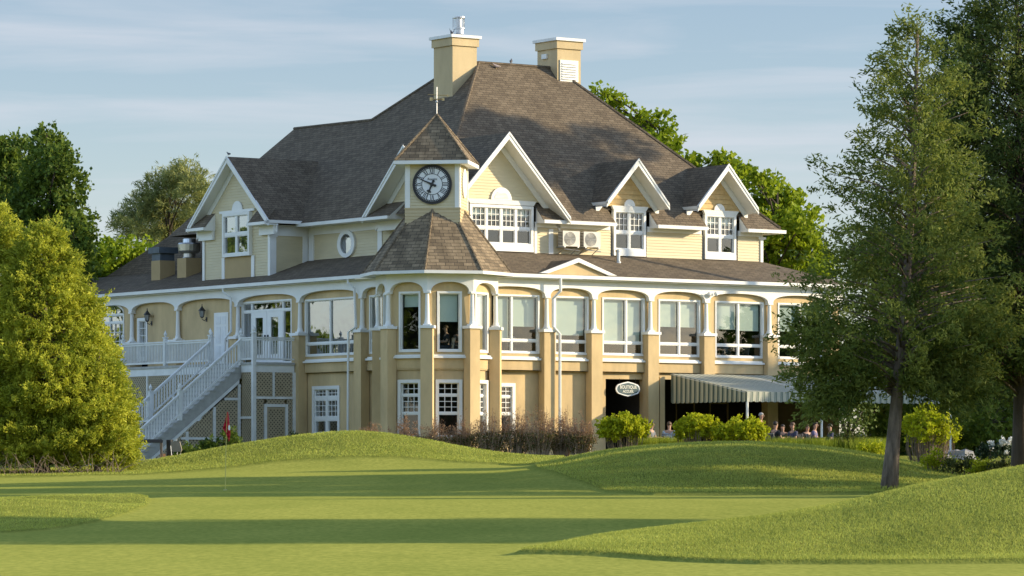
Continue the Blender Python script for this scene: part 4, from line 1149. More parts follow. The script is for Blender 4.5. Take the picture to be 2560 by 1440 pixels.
# ------------------------------------------------------------------ fixtures on the house
LAMP_GLASS = mat('lantern_glass', (.35, .36, .36), .15, var=.1)
def lantern(x, z, label):
    p = hw(UL + WY, -x, z)
    o = empty('wall_lantern', tuple(p), math.radians(TH - 90), label, 'wall lamp', 'black lanterns on the deck wall')
    o.scale = (.82, .82, .82)
    m = MB(); m.box(-.06, .06, -.03, .0, -.25, -.02); m.tube([(0, -.02, -.12), (0, -.15, -.2), (0, -.28, -.12), (0, -.28, -.05)], .02, 6); m.build('bracket', IRON, o)
    m = MB(); c = (0, -.28, 0)
    m.lathe(c, [(.05, -.06), (.09, -.03), (.1, 0)], 6)
    for k in range(6):
        a = 2 * math.pi * k / 6; m.tube([(c[0] + .095 * math.cos(a), c[1] + .095 * math.sin(a), 0), (c[0] + .15 * math.cos(a), c[1] + .15 * math.sin(a), .3)], .012, 4)
    m.lathe(c, [(.19, .3), (.18, .33), (.1, .43), (.05, .5), (.02, .56), (.03, .6), (.004, .66)], 6)
    m.build('frame', IRON, o)
    MB().lathe(c, [(.085, .0), (.135, .3)], 6).build('glass', LAMP_GLASS, o)
    return o
lantern(-15.85, 8.0, 'black wall lantern left of the white panelled door')
lantern(-20.5, 7.98, 'black wall lantern right of the door with a gridded light')

def sign():
    o = empty('hanging_sign', tuple(hw(8.75, -.95, 4.78)), math.radians(TH), 'oval green sign with white rim reading BOUTIQUE ACCUEIL over the dark entrance', 'sign')
    def shape(w, h):
        P = [(-w, 0)]
        a = [(-.95, .32), (-.82, .6), (-.42, .83), (0, 1), (.42, .83), (.82, .6), (.95, .32)]
        up = [(x * w, z * h) for x, z in a]
        return [(-w, 0)] + up + [(w, 0)] + [(x, -z) for x, z in up[::-1]]
    MB().prism(shape(.60, .30)[::-1], -.03, .03).build('rim', WHITE_W, o)
    MB().prism(shape(.54, .25)[::-1], -.04, -.031).build('panel', mat('dark_green_sign', (.03, .075, .09), .4, var=.15), o)
    CR = mat('cream_lettering', (.66, .66, .58), .5, var=.03)
    text_obj('lettering', 'BOUTIQUE', .185, T(-.0, -.045, .07), CR, o, xscale=.92, bold=.003)
    text_obj('lettering', 'ACCUEIL', .15, T(0, -.045, -.10), CR, o, xscale=.9, bold=.003)
    MB().tube([(-.4, 0, .25), (-.4, 0, .42)], .01, 4).tube([(.4, 0, .25), (.4, 0, .42)], .01, 4).build('hanger', IRON, o)
sign()

CASE = mat('off_white_metal_case', (.62, .60, .54), .5, var=.12, vscale=4)
def ac(u, label):
    o = hthing('air_conditioner', u, 1.0, 10.55, label, 'air conditioner', 'outdoor air conditioning units on the upper wall')
    m = MB(); m.box(-.42, .42, 0, .34, 0, .62); m.build('case', CASE, o)
    m = MB(); c = (-.07, -.012, .31)
    for r in (.27, .22, .17, .12, .07):
        P = [(c[0] + r * math.cos(2 * math.pi * k / 24), c[1], c[2] + r * math.sin(2 * math.pi * k / 24)) for k in range(25)]
        m.tube(P, .008, 4, cap=False)
    for k in range(8): a = 2 * math.pi * k / 8; m.tube([(c[0], c[1], c[2]), (c[0] + .28 * math.cos(a), c[1], c[2] + .28 * math.sin(a))], .007, 4)
    m.build('fan_grille', CASE, o)
    MB().prism([(c[0] + .27 * math.cos(2 * math.pi * k / 24), c[2] + .27 * math.sin(2 * math.pi * k / 24)) for k in range(24)], -.004, .001).build('fan_opening', mat('grey_fan_shadow', (.36, .345, .31), .7), o)
    m = MB(T(-.42, .17, .31) @ RZ(-90))
    for k in range(9): m.box(-.15, .15, -.01, -.001, -.26 + k * .06, -.235 + k * .06)
    m.build('side_vent', DARK, o)
    m = MB(); m.box(-.36, -.3, -.02, .53, -.05, -.001); m.box(.3, .36, -.02, .53, -.05, -.001); m.tube([(-.33, .02, -.05), (-.33, .5, -.3)], .02, 4); m.tube([(.33, .02, -.05), (.33, .5, -.3)], .02, 4); m.tube([(-.33, 0, -.12), (.5, .1, -.16)], .02, 5); m.build('bracket', STEEL, o)
ac(7.38, 'pale outdoor air conditioner on the upper wall, nearer the four-light window')
ac(8.42, 'pale outdoor air conditioner on the upper wall, nearer the dormer with the vent pipe')

def roof_box(u, v, name, label):
    o = hthing(name, u, v, zsk(u - CE), label, 'roof fan', None)
    MB().box(-.38, .38, -.38, .38, -.45, .72).build('curb', STUCCO_D, o)
    return o
o = roof_box(.72, 22.3, 'exhaust_hood', 'square blue-grey metal exhaust hood on a tan curb')
m = MB(); m.box(-.36, .36, -.36, .36, .72, 1.04); m.build('duct', BLUEMETAL, o)
m = MB(); m.box(-.48, .48, -.48, .48, 1.04, 1.3); m.build('hood', BLUEMETAL, o)
o = roof_box(.78, 20.15, 'exhaust_fan', 'round shiny metal exhaust fan on a tan curb')
m = MB(); m.lathe((0, 0, .72), [(.3, 0), (.27, .04), (.27, .2), (.42, .24), (.48, .32), (.5, .6), (.46, .66), (.3, .66), (.28, .84), (.02, .86)], 18); m.build('fan_bowl', STEEL, o, smooth=False)

# pigeons
PIG = mat('grey_pigeon_feathers', (.12, .12, .14), .7, var=.4, vscale=12)
PIGW = mat('white_pink_pigeon_feathers', (.62, .5, .46), .7, var=.3, vscale=12)
def pigeon(u, v, z, rz, label, mt=PIG, s=.85, up=False):
    o = hthing('pigeon', u, v, z, label, 'bird', 'pigeons on the roof', rz)
    m = MB()
    prof = [(-.2, .10, .012), (-.13, .10, .035), (-.05, .11, .065), (.04, .13, .072), (.1, .16, .055), (.13, .2, .034), (.15, .235, .034), (.175, .24, .026), (.2, .235, .006)]
    V, Fc, n = [], [], 8
    for x, z0, r in prof:
        for k in range(n): a = 2 * math.pi * k / n; V.append((x * s, r * math.cos(a) * s, (z0 + r * 1.1 * math.sin(a)) * s))
    for i in range(len(prof) - 1):
        for k in range(n): Fc.append((i * n + k, i * n + (k + 1) % n, (i + 1) * n + (k + 1) % n, (i + 1) * n + k))
    m.add(V, Fc)
    m.build('body', mt, o, smooth=True)
    m = MB()
    for sg in (-1, 1):
        if up: m.add([(.06 * s, .05 * sg, .16 * s), (-.1 * s, .06 * sg, .15 * s), (-.12 * s, .12 * sg, .36 * s), (.0, .1 * sg, .3 * s)], [(0, 1, 2, 3)])
        else: m.add([(.08 * s, .07 * sg * s, .17 * s), (-.02 * s, .085 * sg * s, .12 * s), (-.2 * s, .03 * sg * s, .1 * s), (-.05 * s, .05 * sg * s, .19 * s)], [(0, 1, 2, 3)])
    m.build('wing', mt, o)
    m = MB(); m.tube([(.02, .03, .08 * s), (.03, .03, -.01)], .008, 4); m.tube([(.02, -.03, .08 * s), (.03, -.03, -.01)], .008, 4); m.build('legs', BRASS, o)
pigeon(6.3, 8.0, 19.62, 1.2, 'dark pigeon with raised wings beside the metal flue', up=True)
pigeon(9.2, 7.85, RL[2] + .05, .8, 'dark pigeon on the ridge between the chimneys')
pigeon(8.3, 7.6, zr(7.6) + .02, 2.6, 'pale pinkish pigeon just below the ridge', PIGW)
pigeon(-.7, 14.35, 14.72, 1.9, 'small dark bird at the peak of the left gable', s=.6)

# ------------------------------------------------------------------ awning and terrace
AWN = hthing('awning', 0, 0, 0, 'striped green and cream canvas awning over the terrace with scalloped valance', 'awning')
def stripe_mat(name, a, b, period, axis):
    m, N, L = nodes_of(name)
    out = N.new('ShaderNodeOutputMaterial'); p = N.new('ShaderNodeBsdfPrincipled'); tr = N.new('ShaderNodeBsdfTranslucent'); mx = N.new('ShaderNodeMixShader')
    t = N.new('ShaderNodeTexCoord'); sp = N.new('ShaderNodeSeparateXYZ'); L.new(t.outputs['Object'], sp.inputs[0])
    md = N.new('ShaderNodeMath'); md.operation = 'MULTIPLY'; md.inputs[1].default_value = 1 / period; L.new(sp.outputs[axis], md.inputs[0])
    fr = N.new('ShaderNodeMath'); fr.operation = 'FRACT'; L.new(md.outputs[0], fr.inputs[0])
    r = N.new('ShaderNodeValToRGB'); r.color_ramp.interpolation = 'CONSTANT'
    els = [(0, a), (.44, b), (.52, a), (.60, b), (.92, a)]
    while len(r.color_ramp.elements) < len(els): r.color_ramp.elements.new(.5)
    for e, (pos, c) in zip(r.color_ramp.elements, els): e.position = pos; e.color = (*c, 1)
    L.new(fr.outputs[0], r.inputs[0]); L.new(r.outputs[0], p.inputs['Base Color']); L.new(r.outputs[0], tr.inputs[0])
    p.inputs['Roughness'].default_value = .9; mx.inputs[0].default_value = .15
    L.new(p.outputs[0], mx.inputs[1]); L.new(tr.outputs[0], mx.inputs[2]); L.new(mx.outputs[0], out.inputs[0])
    return m
CANV = stripe_mat('striped_canvas', (.50, .50, .42), (.19, .23, .20), .30, 'X')
CANVS = stripe_mat('striped_canvas_side', (.52, .50, .36), (.075, .11, .09), .30, 'Y')
ua, ub, vw, vf, zw, zf_ = 10.75, 21.5, -1.2, -6.1, 5.42, 4.62
def onto(px, py, v):                      # helper giving the height of a level at a facade depth
    return HC + (HY - py) * hw(0, v, 0).y / F_PX
m = MB(); n = 24
for i in range(n):
    a, b = ua + (ub - ua) * i / n, ua + (ub - ua) * (i + 1) / n
    for j in range(5):
        t0, t1 = j / 5, (j + 1) / 5; sag = lambda t: -.06 * math.sin(math.pi * t)
        m.poly([(a, vw + (vf - vw) * t0, zw + (zf_ - zw) * t0 + sag(t0)), (b, vw + (vf - vw) * t0, zw + (zf_ - zw) * t0 + sag(t0)), (b, vw + (vf - vw) * t1, zw + (zf_ - zw) * t1 + sag(t1)), (a, vw + (vf - vw) * t1, zw + (zf_ - zw) * t1 + sag(t1))])
m.build('canopy', CANV, AWN)
def scallop(fixed, s0, s1, top0, top1, bot, axis, mt, name):
    m = MB(); k = int((s1 - s0) / .075)
    for i in range(k):
        a, b = s0 + (s1 - s0) * i / k, s0 + (s1 - s0) * (i + 1) / k
        ta, tb = top0 + (top1 - top0) * i / k, top0 + (top1 - top0) * (i + 1) / k
        wob = lambda s: .055 * abs(math.sin(math.pi * s / .3))
        za, zb = bot - wob(a), bot - wob(b)
        rip = lambda s: .02 * math.sin(s * 21)
        if axis == 'x': m.poly([(a, fixed + rip(a), za), (b, fixed + rip(b), zb), (b, fixed, tb), (a, fixed, ta)])
        else: m.poly([(fixed + rip(a), a, za), (fixed + rip(b), b, zb), (fixed, b, tb), (fixed, a, ta)])
    m.build(name, mt, AWN)
scallop(vf - .01, ua, ub, zf_, zf_, 4.26, 'x', CANV, 'front_valance')
scallop(ua, vf, vw, zf_, zw, 4.26, 'y', CANVS, 'side_curtain')
m = MB()
for u in (10.82, 14.6, 18.3, 21.4): m.tube([(u, vf + .05, 1.6), (u, vf + .05, zf_ - .02)], .05, 8)
m.build('posts', WHITE, AWN)
m = MB(); m.tube([(ua, vf + .05, zf_ - .03), (ub, vf + .05, zf_ - .03)], .03, 6); m.tube([(ua, vw, zw - .03), (ub, vw, zw - .03)], .03, 6)
for u in (ua + .02, 14.6, 18.3, ub - .02): m.tube([(u, vw, zw - .04), (u, vf + .05, zf_ - .04)], .025, 6)
m.build('frame', WHITE_W, AWN)
tp = bpy.data.objects
m = MB(BM); m.box(7.6, 24, -7.2, 4.6, 1.3, 2.025)
m.build('terrace_floor', mat('grey_paving', (.22, .20, .18), .9, var=.25, vscale=2))
tag(bpy.data.objects['terrace_floor'], kind='structure')

# chairs, tables and people
LIPS = mat('lips', (.30, .10, .08), .6)
SKINM = mat('skin', (.46, .27, .19), .6, var=.08)
HAIR = {'dark': mat('dark_hair', (.025, .018, .014), .6), 'brown': mat('brown_hair', (.10, .055, .03), .6), 'grey': mat('grey_cap', (.35, .34, .33), .8)}
def cloth(name, c): return mat(name, c, .85, var=.2, vscale=7)
CL = {k: cloth(k + '_cloth', c) for k, c in dict(grey=(.16, .17, .19), pale_blue=(.40, .52, .60), plaid_pink=(.48, .38, .44), coral=(.75, .13, .10), black=(.022, .022, .026), purple=(.16, .14, .26), navy=(.05, .06, .12), white=(.66, .66, .64), brown=(.10, .08, .06)).items()}
TROU = cloth('dark_trousers', (.05, .05, .06))

def skin_mesh(name, V, E, R, sub=1):
    me = bpy.data.meshes.new(name); me.from_pydata(V, E, []); me.update()
    o = bpy.data.objects.new(name, me); COL.objects.link(o)
    md = o.modifiers.new('skin', 'SKIN'); md.use_smooth_shade = True
    for i, r in enumerate(R):
        sv = me.skin_vertices[0].data[i]; sv.radius = (r, r) if not isinstance(r, tuple) else r; sv.use_root = (i == 0)
    sb = o.modifiers.new('sub', 'SUBSURF'); sb.levels = sub; sb.render_levels = sub
    dg = bpy.context.evaluated_depsgraph_get(); dg.update()
    out = bpy.data.meshes.new_from_object(o.evaluated_get(dg))
    bpy.data.objects.remove(o); bpy.data.meshes.remove(me)
    out.name = name
    return out

def body_parts(pose):
    """figure facing -y; seated figures have the hips at z=.50, standing ones at .92"""
    sit = pose != 'stand'; hz = .50 if sit else .93
    V = [(0, 0, hz), (0, .01, hz + .14), (0, .015, hz + .30), (0, .02, hz + .45), (0, .0, hz + .52), (0, -.015, hz + .60)]
    E = [(0, 1), (1, 2), (2, 3), (3, 4), (4, 5)]
    R = [(.15, .11), (.13, .10), (.15, .105), (.12, .09), (.05, .05), (.06, .065)]
    def add(p, r, par): V.append(p); R.append(r); E.append((par, len(V) - 1)); return len(V) - 1
    h = add((0, -.03, hz + .69), (.078, .098), 5); add((0, -.02, hz + .80), (.058, .075), h)
    tops = {'torso': [0, 1, 2, 3]}; arms = []
    for s in (-1, 1):
        sh = add((s * .19, .02, hz + .45), .062, 3)
        if pose == 'arm_up' and s == 1: el, wr = (s * .33, -.12, hz + .33), (s * .15, -.17, hz + .62)
        elif sit: el, wr = (s * .25, -.06, hz + .20), (s * .13, -.30, hz + .22)
        else: el, wr = (s * .25, .02, hz + .17), (s * .24, -.08, hz - .06)
        e = add(el, .045, sh); w = add(wr, .03, e); d = (Vector(wr) - Vector(el)).normalized()
        hp = add(tuple(Vector(wr) + d * .06), (.038, .018), w); arms.append((sh, e, w))
        side_v = d.cross(Vector((0, 0, 1))).normalized() if abs(d.z) < .9 else Vector((1, 0, 0))
        for k, (off, ln) in enumerate(((-.028, .055), (-.01, .07), (.01, .065), (.026, .05))):
            f1 = add(tuple(Vector(wr) + d * (.075 + ln * .5) + side_v * off), .009, hp); add(tuple(Vector(wr) + d * (.075 + ln) + side_v * off + Vector((0, 0, -.015))), .008, f1)
        add(tuple(Vector(wr) + d * .05 + side_v * (-.06 * s)), .01, hp)
    legs = []
    for s in (-1, 1):
        hp = add((s * .10, 0, hz - .02), .085, 0)
        if sit: kn, an = (s * .13, -.42, hz + .0), (s * .13, -.40, .09)
        else: kn, an = (s * .11, -.02, .50), (s * .11, .02, .09)
        k = add(kn, .062, hp); a = add(an, .042, k); add((an[0], an[1] - .16, .045), (.04, .03), a); legs.append((hp, k, a))
    body = skin_mesh('body', V, E, R)
    hb = bmesh.new(); hb.from_mesh(body)           # nose and ears belong to the continuous head
    hd = Vector((0, -.03, hz + .71))
    for c, r, sc in ((hd + Vector((0, -.1, -.01)), .018, (1, 1.3, 1.4)), (hd + Vector((.078, .0, 0)), .028, (.4, .8, 1.2)), (hd + Vector((-.078, .0, 0)), .028, (.4, .8, 1.2))):
        bmesh.ops.create_uvsphere(hb, u_segments=6, v_segments=4, radius=r, matrix=Matrix.Translation(c) @ Matrix.Diagonal((*sc, 1)))
    hb.to_mesh(body); hb.free()
    def subset(ids, ed, grow, name):
        idx = {v: i for i, v in enumerate(ids)}
        rr = []
        for v in ids: r = R[v]; r = r if isinstance(r, tuple) else (r, r); rr.append((r[0] + grow, r[1] + grow))
        return skin_mesh(name, [V[v] for v in ids], [(idx[a], idx[b]) for a, b in ed], rr)
    sh1, sh2 = arms
    mid = [len(V) + 0, len(V) + 1]
    for (s_, e_, w_) in arms:
        V.append(tuple((Vector(V[e_]) + Vector(V[s_])) / 2 + (Vector(V[e_]) - Vector(V[s_])) * .2)); R.append(.05)
    shirt = subset([0, 1, 2, 3, sh1[0], mid[0], sh2[0], mid[1]], [(0, 1), (1, 2), (2, 3), (3, sh1[0]), (sh1[0], mid[0]), (3, sh2[0]), (sh2[0], mid[1])], .016, 'shirt')
    (a1, b1, c1_), (a2, b2, c2_) = legs
    tr = subset([0, a1, b1, c1_, a2, b2, c2_], [(0, a1), (a1, b1), (b1, c1_), (0, a2), (a2, b2), (b2, c2_)], .014, 'trousers')
    hm = MB(); hm.ball((0, 0, 0), .1, 12, 8, (.88, 1.08, .95))
    hm.v = [(x, y + .008 - .02, max(z, (.0 if y < -.035 else -.055)) + hz + .755) for x, y, z in hm.v]
    me_h = bpy.data.meshes.new('hair'); me_h.from_pydata(hm.v, [], hm.f); me_h.polygons.foreach_set('use_smooth', [True] * len(hm.f))
    fm_ = MB()
    eyes = []
    for s in (-1, 1):
        fe = MB(); fe.ball((s * .033, -.12, hz + .725), .011, 6, 4); eyes.append(fe)
    fm_.box(-.025, .025, -.126, -.112, hz + .655, hz + .663)
    mes = []
    for nm_, q_ in (('eye', eyes[0]), ('eye', eyes[1]), ('mouth', fm_)):
        me_f = bpy.data.meshes.new(nm_); me_f.from_pydata(q_.v, [], q_.f); me_f.materials.append(IRON if nm_ == 'eye' else LIPS); mes.append(me_f)
    for mm, dm in ((body, SKINM), (shirt, CL['grey']), (tr, TROU), (me_h, HAIR['dark'])): mm.materials.clear(); mm.materials.append(dm)
    return body, shirt, tr, me_h, *mes
BODIES = {p: body_parts(p) for p in ('sit', 'arm_up', 'stand')}
CHM = mat('grey_chair_metal', (.25, .25, .25), .5, metal=.3)
def chair_meshes():
    a = MB(); a.box(-.22, .22, -.22, .22, .40, .44)
    b = MB()
    for k in range(6): x = -.2 + .08 * k; b.tube([(x, .22, .46), (x, .3, .88)], .012, 4)
    b.tube([(-.22, .3, .88), (.22, .3, .88)], .018, 5); b.tube([(-.22, .22, .42), (-.22, .3, .88)], .016, 5); b.tube([(.22, .22, .42), (.22, .3, .88)], .016, 5)
    legs = []
    for x, y in ((-.2, -.2), (.2, -.2), (-.2, .2), (.2, .2)): l = MB(); l.tube([(x, y, .40), (x * 1.1, y * 1.1, 0)], .016, 5); legs.append(l)
    return a, b, legs
def make_chair():
    o = empty('patio_chair', (0, 0, 0), 0, 'x', 'chair', 'patio chairs under the diners')
    a, b, legs = chair_meshes(); a.build('seat', CHM, o); b.build('backrest', CHM, o)
    for l in legs: l.build('leg', CHM, o)
    return o
CHAIR0 = None
def person(pos, face, shirt, hair, label, pose='sit', chair=True):
    """face = direction the figure looks, degrees from -Y (towards the camera), positive to the right"""
    global CHAIR0
    o = empty('person', tuple(pos), math.radians(face), label, 'person')
    k_ = .94 + .11 * ((len(label) * 7) % 10) / 10
    o.scale = (k_ * (1.0 + .06 * ((len(label) * 3) % 5 - 2) / 2), k_, k_)
    for me_, nm, mt in zip(BODIES[pose], ('body', 'shirt', 'trousers', 'hair', 'eye', 'eye', 'mouth'), (None, CL[shirt], None, HAIR[hair], None, None, None)):
        c = bpy.data.objects.new(nm, me_); COL.objects.link(c); c.parent = o
        if mt is not None: c.material_slots[0].link = 'OBJECT'; c.material_slots[0].material = mt
    if pose != 'stand' and chair:
        if CHAIR0 is None: CHAIR0 = make_chair(); c = CHAIR0
        else: c = copy_tree(CHAIR0)
        c.location = tuple(pos); c.rotation_euler = (0, 0, math.radians(face)); c['label'] = 'chair under the ' + label.replace('person', 'diner', 1)[:70]
    return o
FZ = 2.03
def tpos(px, D, z=FZ): return Vector(((px - 1280) * D / F_PX, D, z))
person(tpos(1628, 150.5), 60, 'grey', 'dark', 'person in a grey shirt seated between the two bright bushes, looking right')
person(tpos(1673, 151), 165, 'pale_blue', 'brown', 'person in a pale blue shirt seated with back turned')
person(tpos(1717, 150.8), 150, 'plaid_pink', 'brown', 'person in a pinkish plaid shirt half hidden by the larger bush')
person(tpos(1902, 150.5), 70, 'coral', 'grey', 'person standing in a coral red shirt at the end of the larger bush', 'stand')
person(tpos(1938, 149.8), 130, 'black', 'dark', 'person in black shirt and cap with one arm raised to the face', 'arm_up')
person(tpos(1957, 152.3), -20, 'brown', 'dark', 'person facing the lawn seated behind the one in black')
person(tpos(1982, 151.6), -60, 'navy', 'brown', 'person in dark clothes seated left of the thin awning post')
person(tpos(2018, 152), 30, 'black', 'brown', 'person with brown hair in black seated right of the awning post')
person(tpos(2037, 151), 75, 'purple', 'dark', 'person in a purple-blue shirt seated in profile looking right')
person(tpos(2076, 150.6), -80, 'navy', 'dark', 'person in navy seated near the tree foliage')
FI = 5.78
def ipos(u, v): p = hw(u, v, FI); return p
person(BM @ TF @ Vector((.55, -1.1, FI)), -75, 'black', 'brown', 'person in black seated at the front turret window, in profile')
person(BM @ TF @ Vector((1.0, -.6, FI)), 20, 'black', 'dark', 'person in dark clothes at the turret window behind the profile diner')
person(ipos(3.75, .1), 40, 'white', 'brown', 'person in a white shirt behind the first window right of the turret')
person(ipos(13.95, .1), 70, 'navy', 'dark', 'person at the left pane of the fifth facade window')
person(ipos(14.7, .3), 0, 'grey', 'dark', 'person in the middle of the fifth facade window, facing out')
person(ipos(15.35, .1), -60, 'black', 'dark', 'person in black at the right pane of the fifth facade window')
TABM = mat('dark_table_top', (.08, .06, .05), .4)
def make_table(x, y, z, label):
    o = empty('patio_table', (x, y, z), 0, label, 'table', 'patio tables')
    MB().lathe((0, 0, .70), [(.42, 0), (.45, .02), (.45, .04), (.02, .045)], 20).build('table_top', TABM, o)
    MB().lathe((0, 0, 0), [(.26, 0), (.24, .03), (.04, .06), (.04, .70)], 12).build('pedestal', IRON, o)
for px, D, lb in ((1650, 150.8, 'round table between the grey and pale blue shirted diners'), (1952, 150.9, 'round table beside the diner in black with raised arm'), (2056, 150.8, 'round table between the purple and navy shirted diners')):
    make_table(*tpos(px, D), lb)

# ------------------------------------------------------------------ flagstick, golf cart, path light, lamp posts
fp = at(563, 1225, 107.0)
FL = empty('flagstick', (fp.x, fp.y, ground_z(fp.x, fp.y)), 0, 'thin yellow golf flagstick with a limp red flag in the shaded green', 'golf flag')
YEL = mat('yellow_stick', (.50, .46, .12), .5); RED = mat('red_flag', (.52, .012, .03), .7, var=.2, vscale=6); WHF = mat('white_flag_mark', (.75, .75, .72), .7)
m = MB(); m.tube([(0, 0, -.1), (.02, 0, 1.1), (.055, 0, 2.12)], .0125, 6); m.build('pole', YEL, FL)
m = MB()
prof = [(2.13, -.006, .02), (1.98, -.03, .05), (1.82, -.075, .06), (1.68, -.12, .085), (1.56, -.03, .09), (1.44, .02, .085), (1.33, .045, .07)]
pts = []
for z, a, b in prof:
    pts.append([(.05 + a + (b - a) * k / 4, .035 * math.sin(k * 1.9 + z * 3), z) for k in range(5)])
for i in range(len(pts) - 1):
    for k in range(4): m.poly([pts[i][k], pts[i][k + 1], pts[i + 1][k + 1], pts[i + 1][k]])
fl = m.build('flag', RED, FL, smooth=True)
sm = fl.modifiers.new('thick', 'SOLIDIFY'); sm.thickness = .006
m = MB(); m.prism([(.05 + .065 + .03 * math.cos(k), 1.70 + .075 * math.sin(k)) for k in np.arange(0, 6.28, .4)], -.055, -.045); m.build('flag_mark', WHF, FL)
MB().lathe((0, 0, .0), [(.054, -.1), (.054, .004), (.05, .004), (.05, -.1)], 14).build('cup', WHITE, FL)

gp = at(392, 1150, 146.0)
gzc = gp.z - .62
GC = empty('golf_cart', (gp.x, gp.y, gzc), math.radians(8), 'parked golf cart with dark roof and beige body below the stairs', 'golf cart')
BEI = mat('beige_cart_body', (.42, .39, .31), .4, var=.15); NAVY = mat('navy_cart_roof', (.02, .024, .035), .4, var=.2); TOW = mat('grey_bag_cover', (.30, .265, .22), .9, var=.15, vscale=8); LEA = mat('tan_leather', (.50, .24, .12), .6, var=.3)
m = MB(); m.box(-.72, .2, -.55, .55, 1.26, 1.36); m.box(-.68, .16, -.5, .5, 1.36, 1.39); m.build('roof', NAVY, GC)
for s in (-.48, .48):
    m = MB(); m.tube([(-.64, s, 1.28), (-.92, s, .5)], .022, 6); m.build('roof_post', IRON, GC)
    m = MB(); m.tube([(.16, s, 1.28), (.2, s, .3)], .03, 6); m.build('roof_post', IRON, GC)
m = MB(); m.prism([(-1.35, .2), (-1.3, .66), (-.9, .7), (-.75, .3), (.7, .3), (.72, .16), (-1.3, .14)], -.55, .55); m.build('body', BEI, GC)
m = MB(); m.box(-.2, .25, -.5, .5, .3, .55); m.box(.14, .3, -.5, .5, .55, .85); m.build('seat', LEA, GC)
for x in (-1.0, .45):
    for s in (-.5, .5):
        w = MB(T(x, s, .2) @ Matrix.Rotation(math.radians(90), 4, 'X')); w.lathe((0, 0, -.09), [(.12, 0), (.22, .02), (.22, .16), (.12, .18)], 16); w.build('wheel', IRON, GC)
BG = empty('golf_bag', (gp.x + .62, gp.y - .15, gzc - .05), 0, 'black golf bag with a grey rain cover hanging beside the cart', 'golf bag')
m = MB(); m.lathe((-.12, 0, .2), [(.11, 0), (.12, .5), (.13, 1.22)], 10); m.build('bag', IRON, BG)
m = MB(); m.prism([(-.13, 1.36), (.25, 1.36), (.33, 1.05), (.3, .98), (-.02, .98), (-.1, 1.12)], -.12, .12); m.build('rain_cover', TOW, BG)
m = MB(); m.tube([(.16, -.02, 1.0), (.17, -.02, .3)], .02, 6); m.tube([(.3, 0, 1.05), (.24, 0, .7), (.28, 0, .35)], .014, 6); m.tube([(-.08, -.13, 1.2), (0, -.14, .4)], .014, 5); m.build('stand_leg', STEEL, BG)
MB().box(.08, .15, -.05, .0, 1.38, 1.46).build('tag', WHITE, BG)

pp = at(1474, 1128, 147.5)
PL = empty('path_light', (pp.x, pp.y, ground_z(pp.x, pp.y)), 0, 'short white path light post at the edge of the reddish shrubs', 'path light')
m = MB(); m.tube([(0, 0, -.1), (0, 0, .58)], .045, 8); m.build('post', WHITE_W, PL); m = MB(); m.lathe((0, 0, .58), [(.05, 0), (.07, .02), (.07, .1), (.02, .14)], 10); m.build('lamp_head', IRON, PL)
for px, D, h, lb in ((2151, 149, 1.0, 'short pale post at the end of the ornamental grass'),):
    p = tpos(px, D, 1.9)
    o = empty('lamp_post', (p.x, p.y, 1.8), 0, lb, 'post')
    m = MB(); m.tube([(0, 0, 0), (0, 0, h)], .055, 8); m.build('post', mat('grey_post_paint', (.36, .40, .42), .5, var=.1), o)
    m = MB(); m.box(-.22, .22, -.12, .12, h, h + .1); m.lathe((0, 0, h - .15), [(.07, 0), (.09, .15)], 8); m.build('lamp_head', CASE, o)
# ------------------------------------------------------------------ vegetation
def leaf_mesh(name, P, DIR, L, W, TI, mat_):
    """one diamond-shaped leaf per row: centre P, long axis DIR, length L, width W, colour position TI"""
    n = len(P); rng = np.random.default_rng(n)
    d = DIR / np.linalg.norm(DIR, axis=1, keepdims=True)
    r = rng.normal(size=(n, 3)); s = np.cross(d, r); s /= np.linalg.norm(s, axis=1, keepdims=True) + 1e-9
    L = np.asarray(L).reshape(-1, 1) * np.ones((n, 1)); W = np.asarray(W).reshape(-1, 1) * np.ones((n, 1))
    v = np.stack([P - d * L * .5, P + s * W * .5 + d * L * .05, P + d * L * .5, P - s * W * .5 + d * L * .05], 1).reshape(-1, 3)
    f = np.arange(4 * n).reshape(n, 4)
    me = bpy.data.meshes.new(name); me.from_pydata(v, [], f)
    at_ = me.attributes.new('tint', 'FLOAT', 'POINT'); at_.data.foreach_set('value', np.repeat(np.clip(TI, 0, 1), 4).astype(np.float32))
    me.materials.append(mat_)
    return me

CED = leaf_mat('yellow_green_cedar_leaf', (.19, .24, .018), (.68, .68, .075), .42)
CED_D = leaf_mat('dark_cedar_leaf', (.045, .08, .018), (.20, .24, .05), .38)
MAP = leaf_mat('maple_leaf', (.045, .095, .016), (.22, .29, .035), .38)
MAPL = leaf_mat('bright_maple_leaf', (.13, .21, .01), (.38, .45, .025), .48)
PINE = leaf_mat('pine_needles', (.11, .15, .05), (.42, .42, .13), .3)
BUSHM = leaf_mat('lime_shrub_leaf', (.26, .32, .01), (.62, .62, .025), .45)
REDTW = leaf_mat('reddish_shrub_leaf', (.17, .105, .06), (.46, .28, .16), .3)
OLIVE = leaf_mat('olive_shrub_leaf', (.06, .085, .02), (.16, .17, .04), .25)
GRASSM = leaf_mat('ornamental_grass_blade', (.17, .24, .016), (.42, .46, .05), .4)
DKPL = leaf_mat('dark_plant_leaf', (.012, .03, .016), (.05, .085, .035), .2)
WHITEF = leaf_mat('white_flower', (.7, .7, .68), (.85, .85, .82), .2)
TWIG = mat('grey_tan_twigs', (.22, .165, .11), .9, var=.35, vscale=9)
TWIGR = mat('red_brown_twigs', (.42, .30, .21), .9, var=.35, vscale=9)

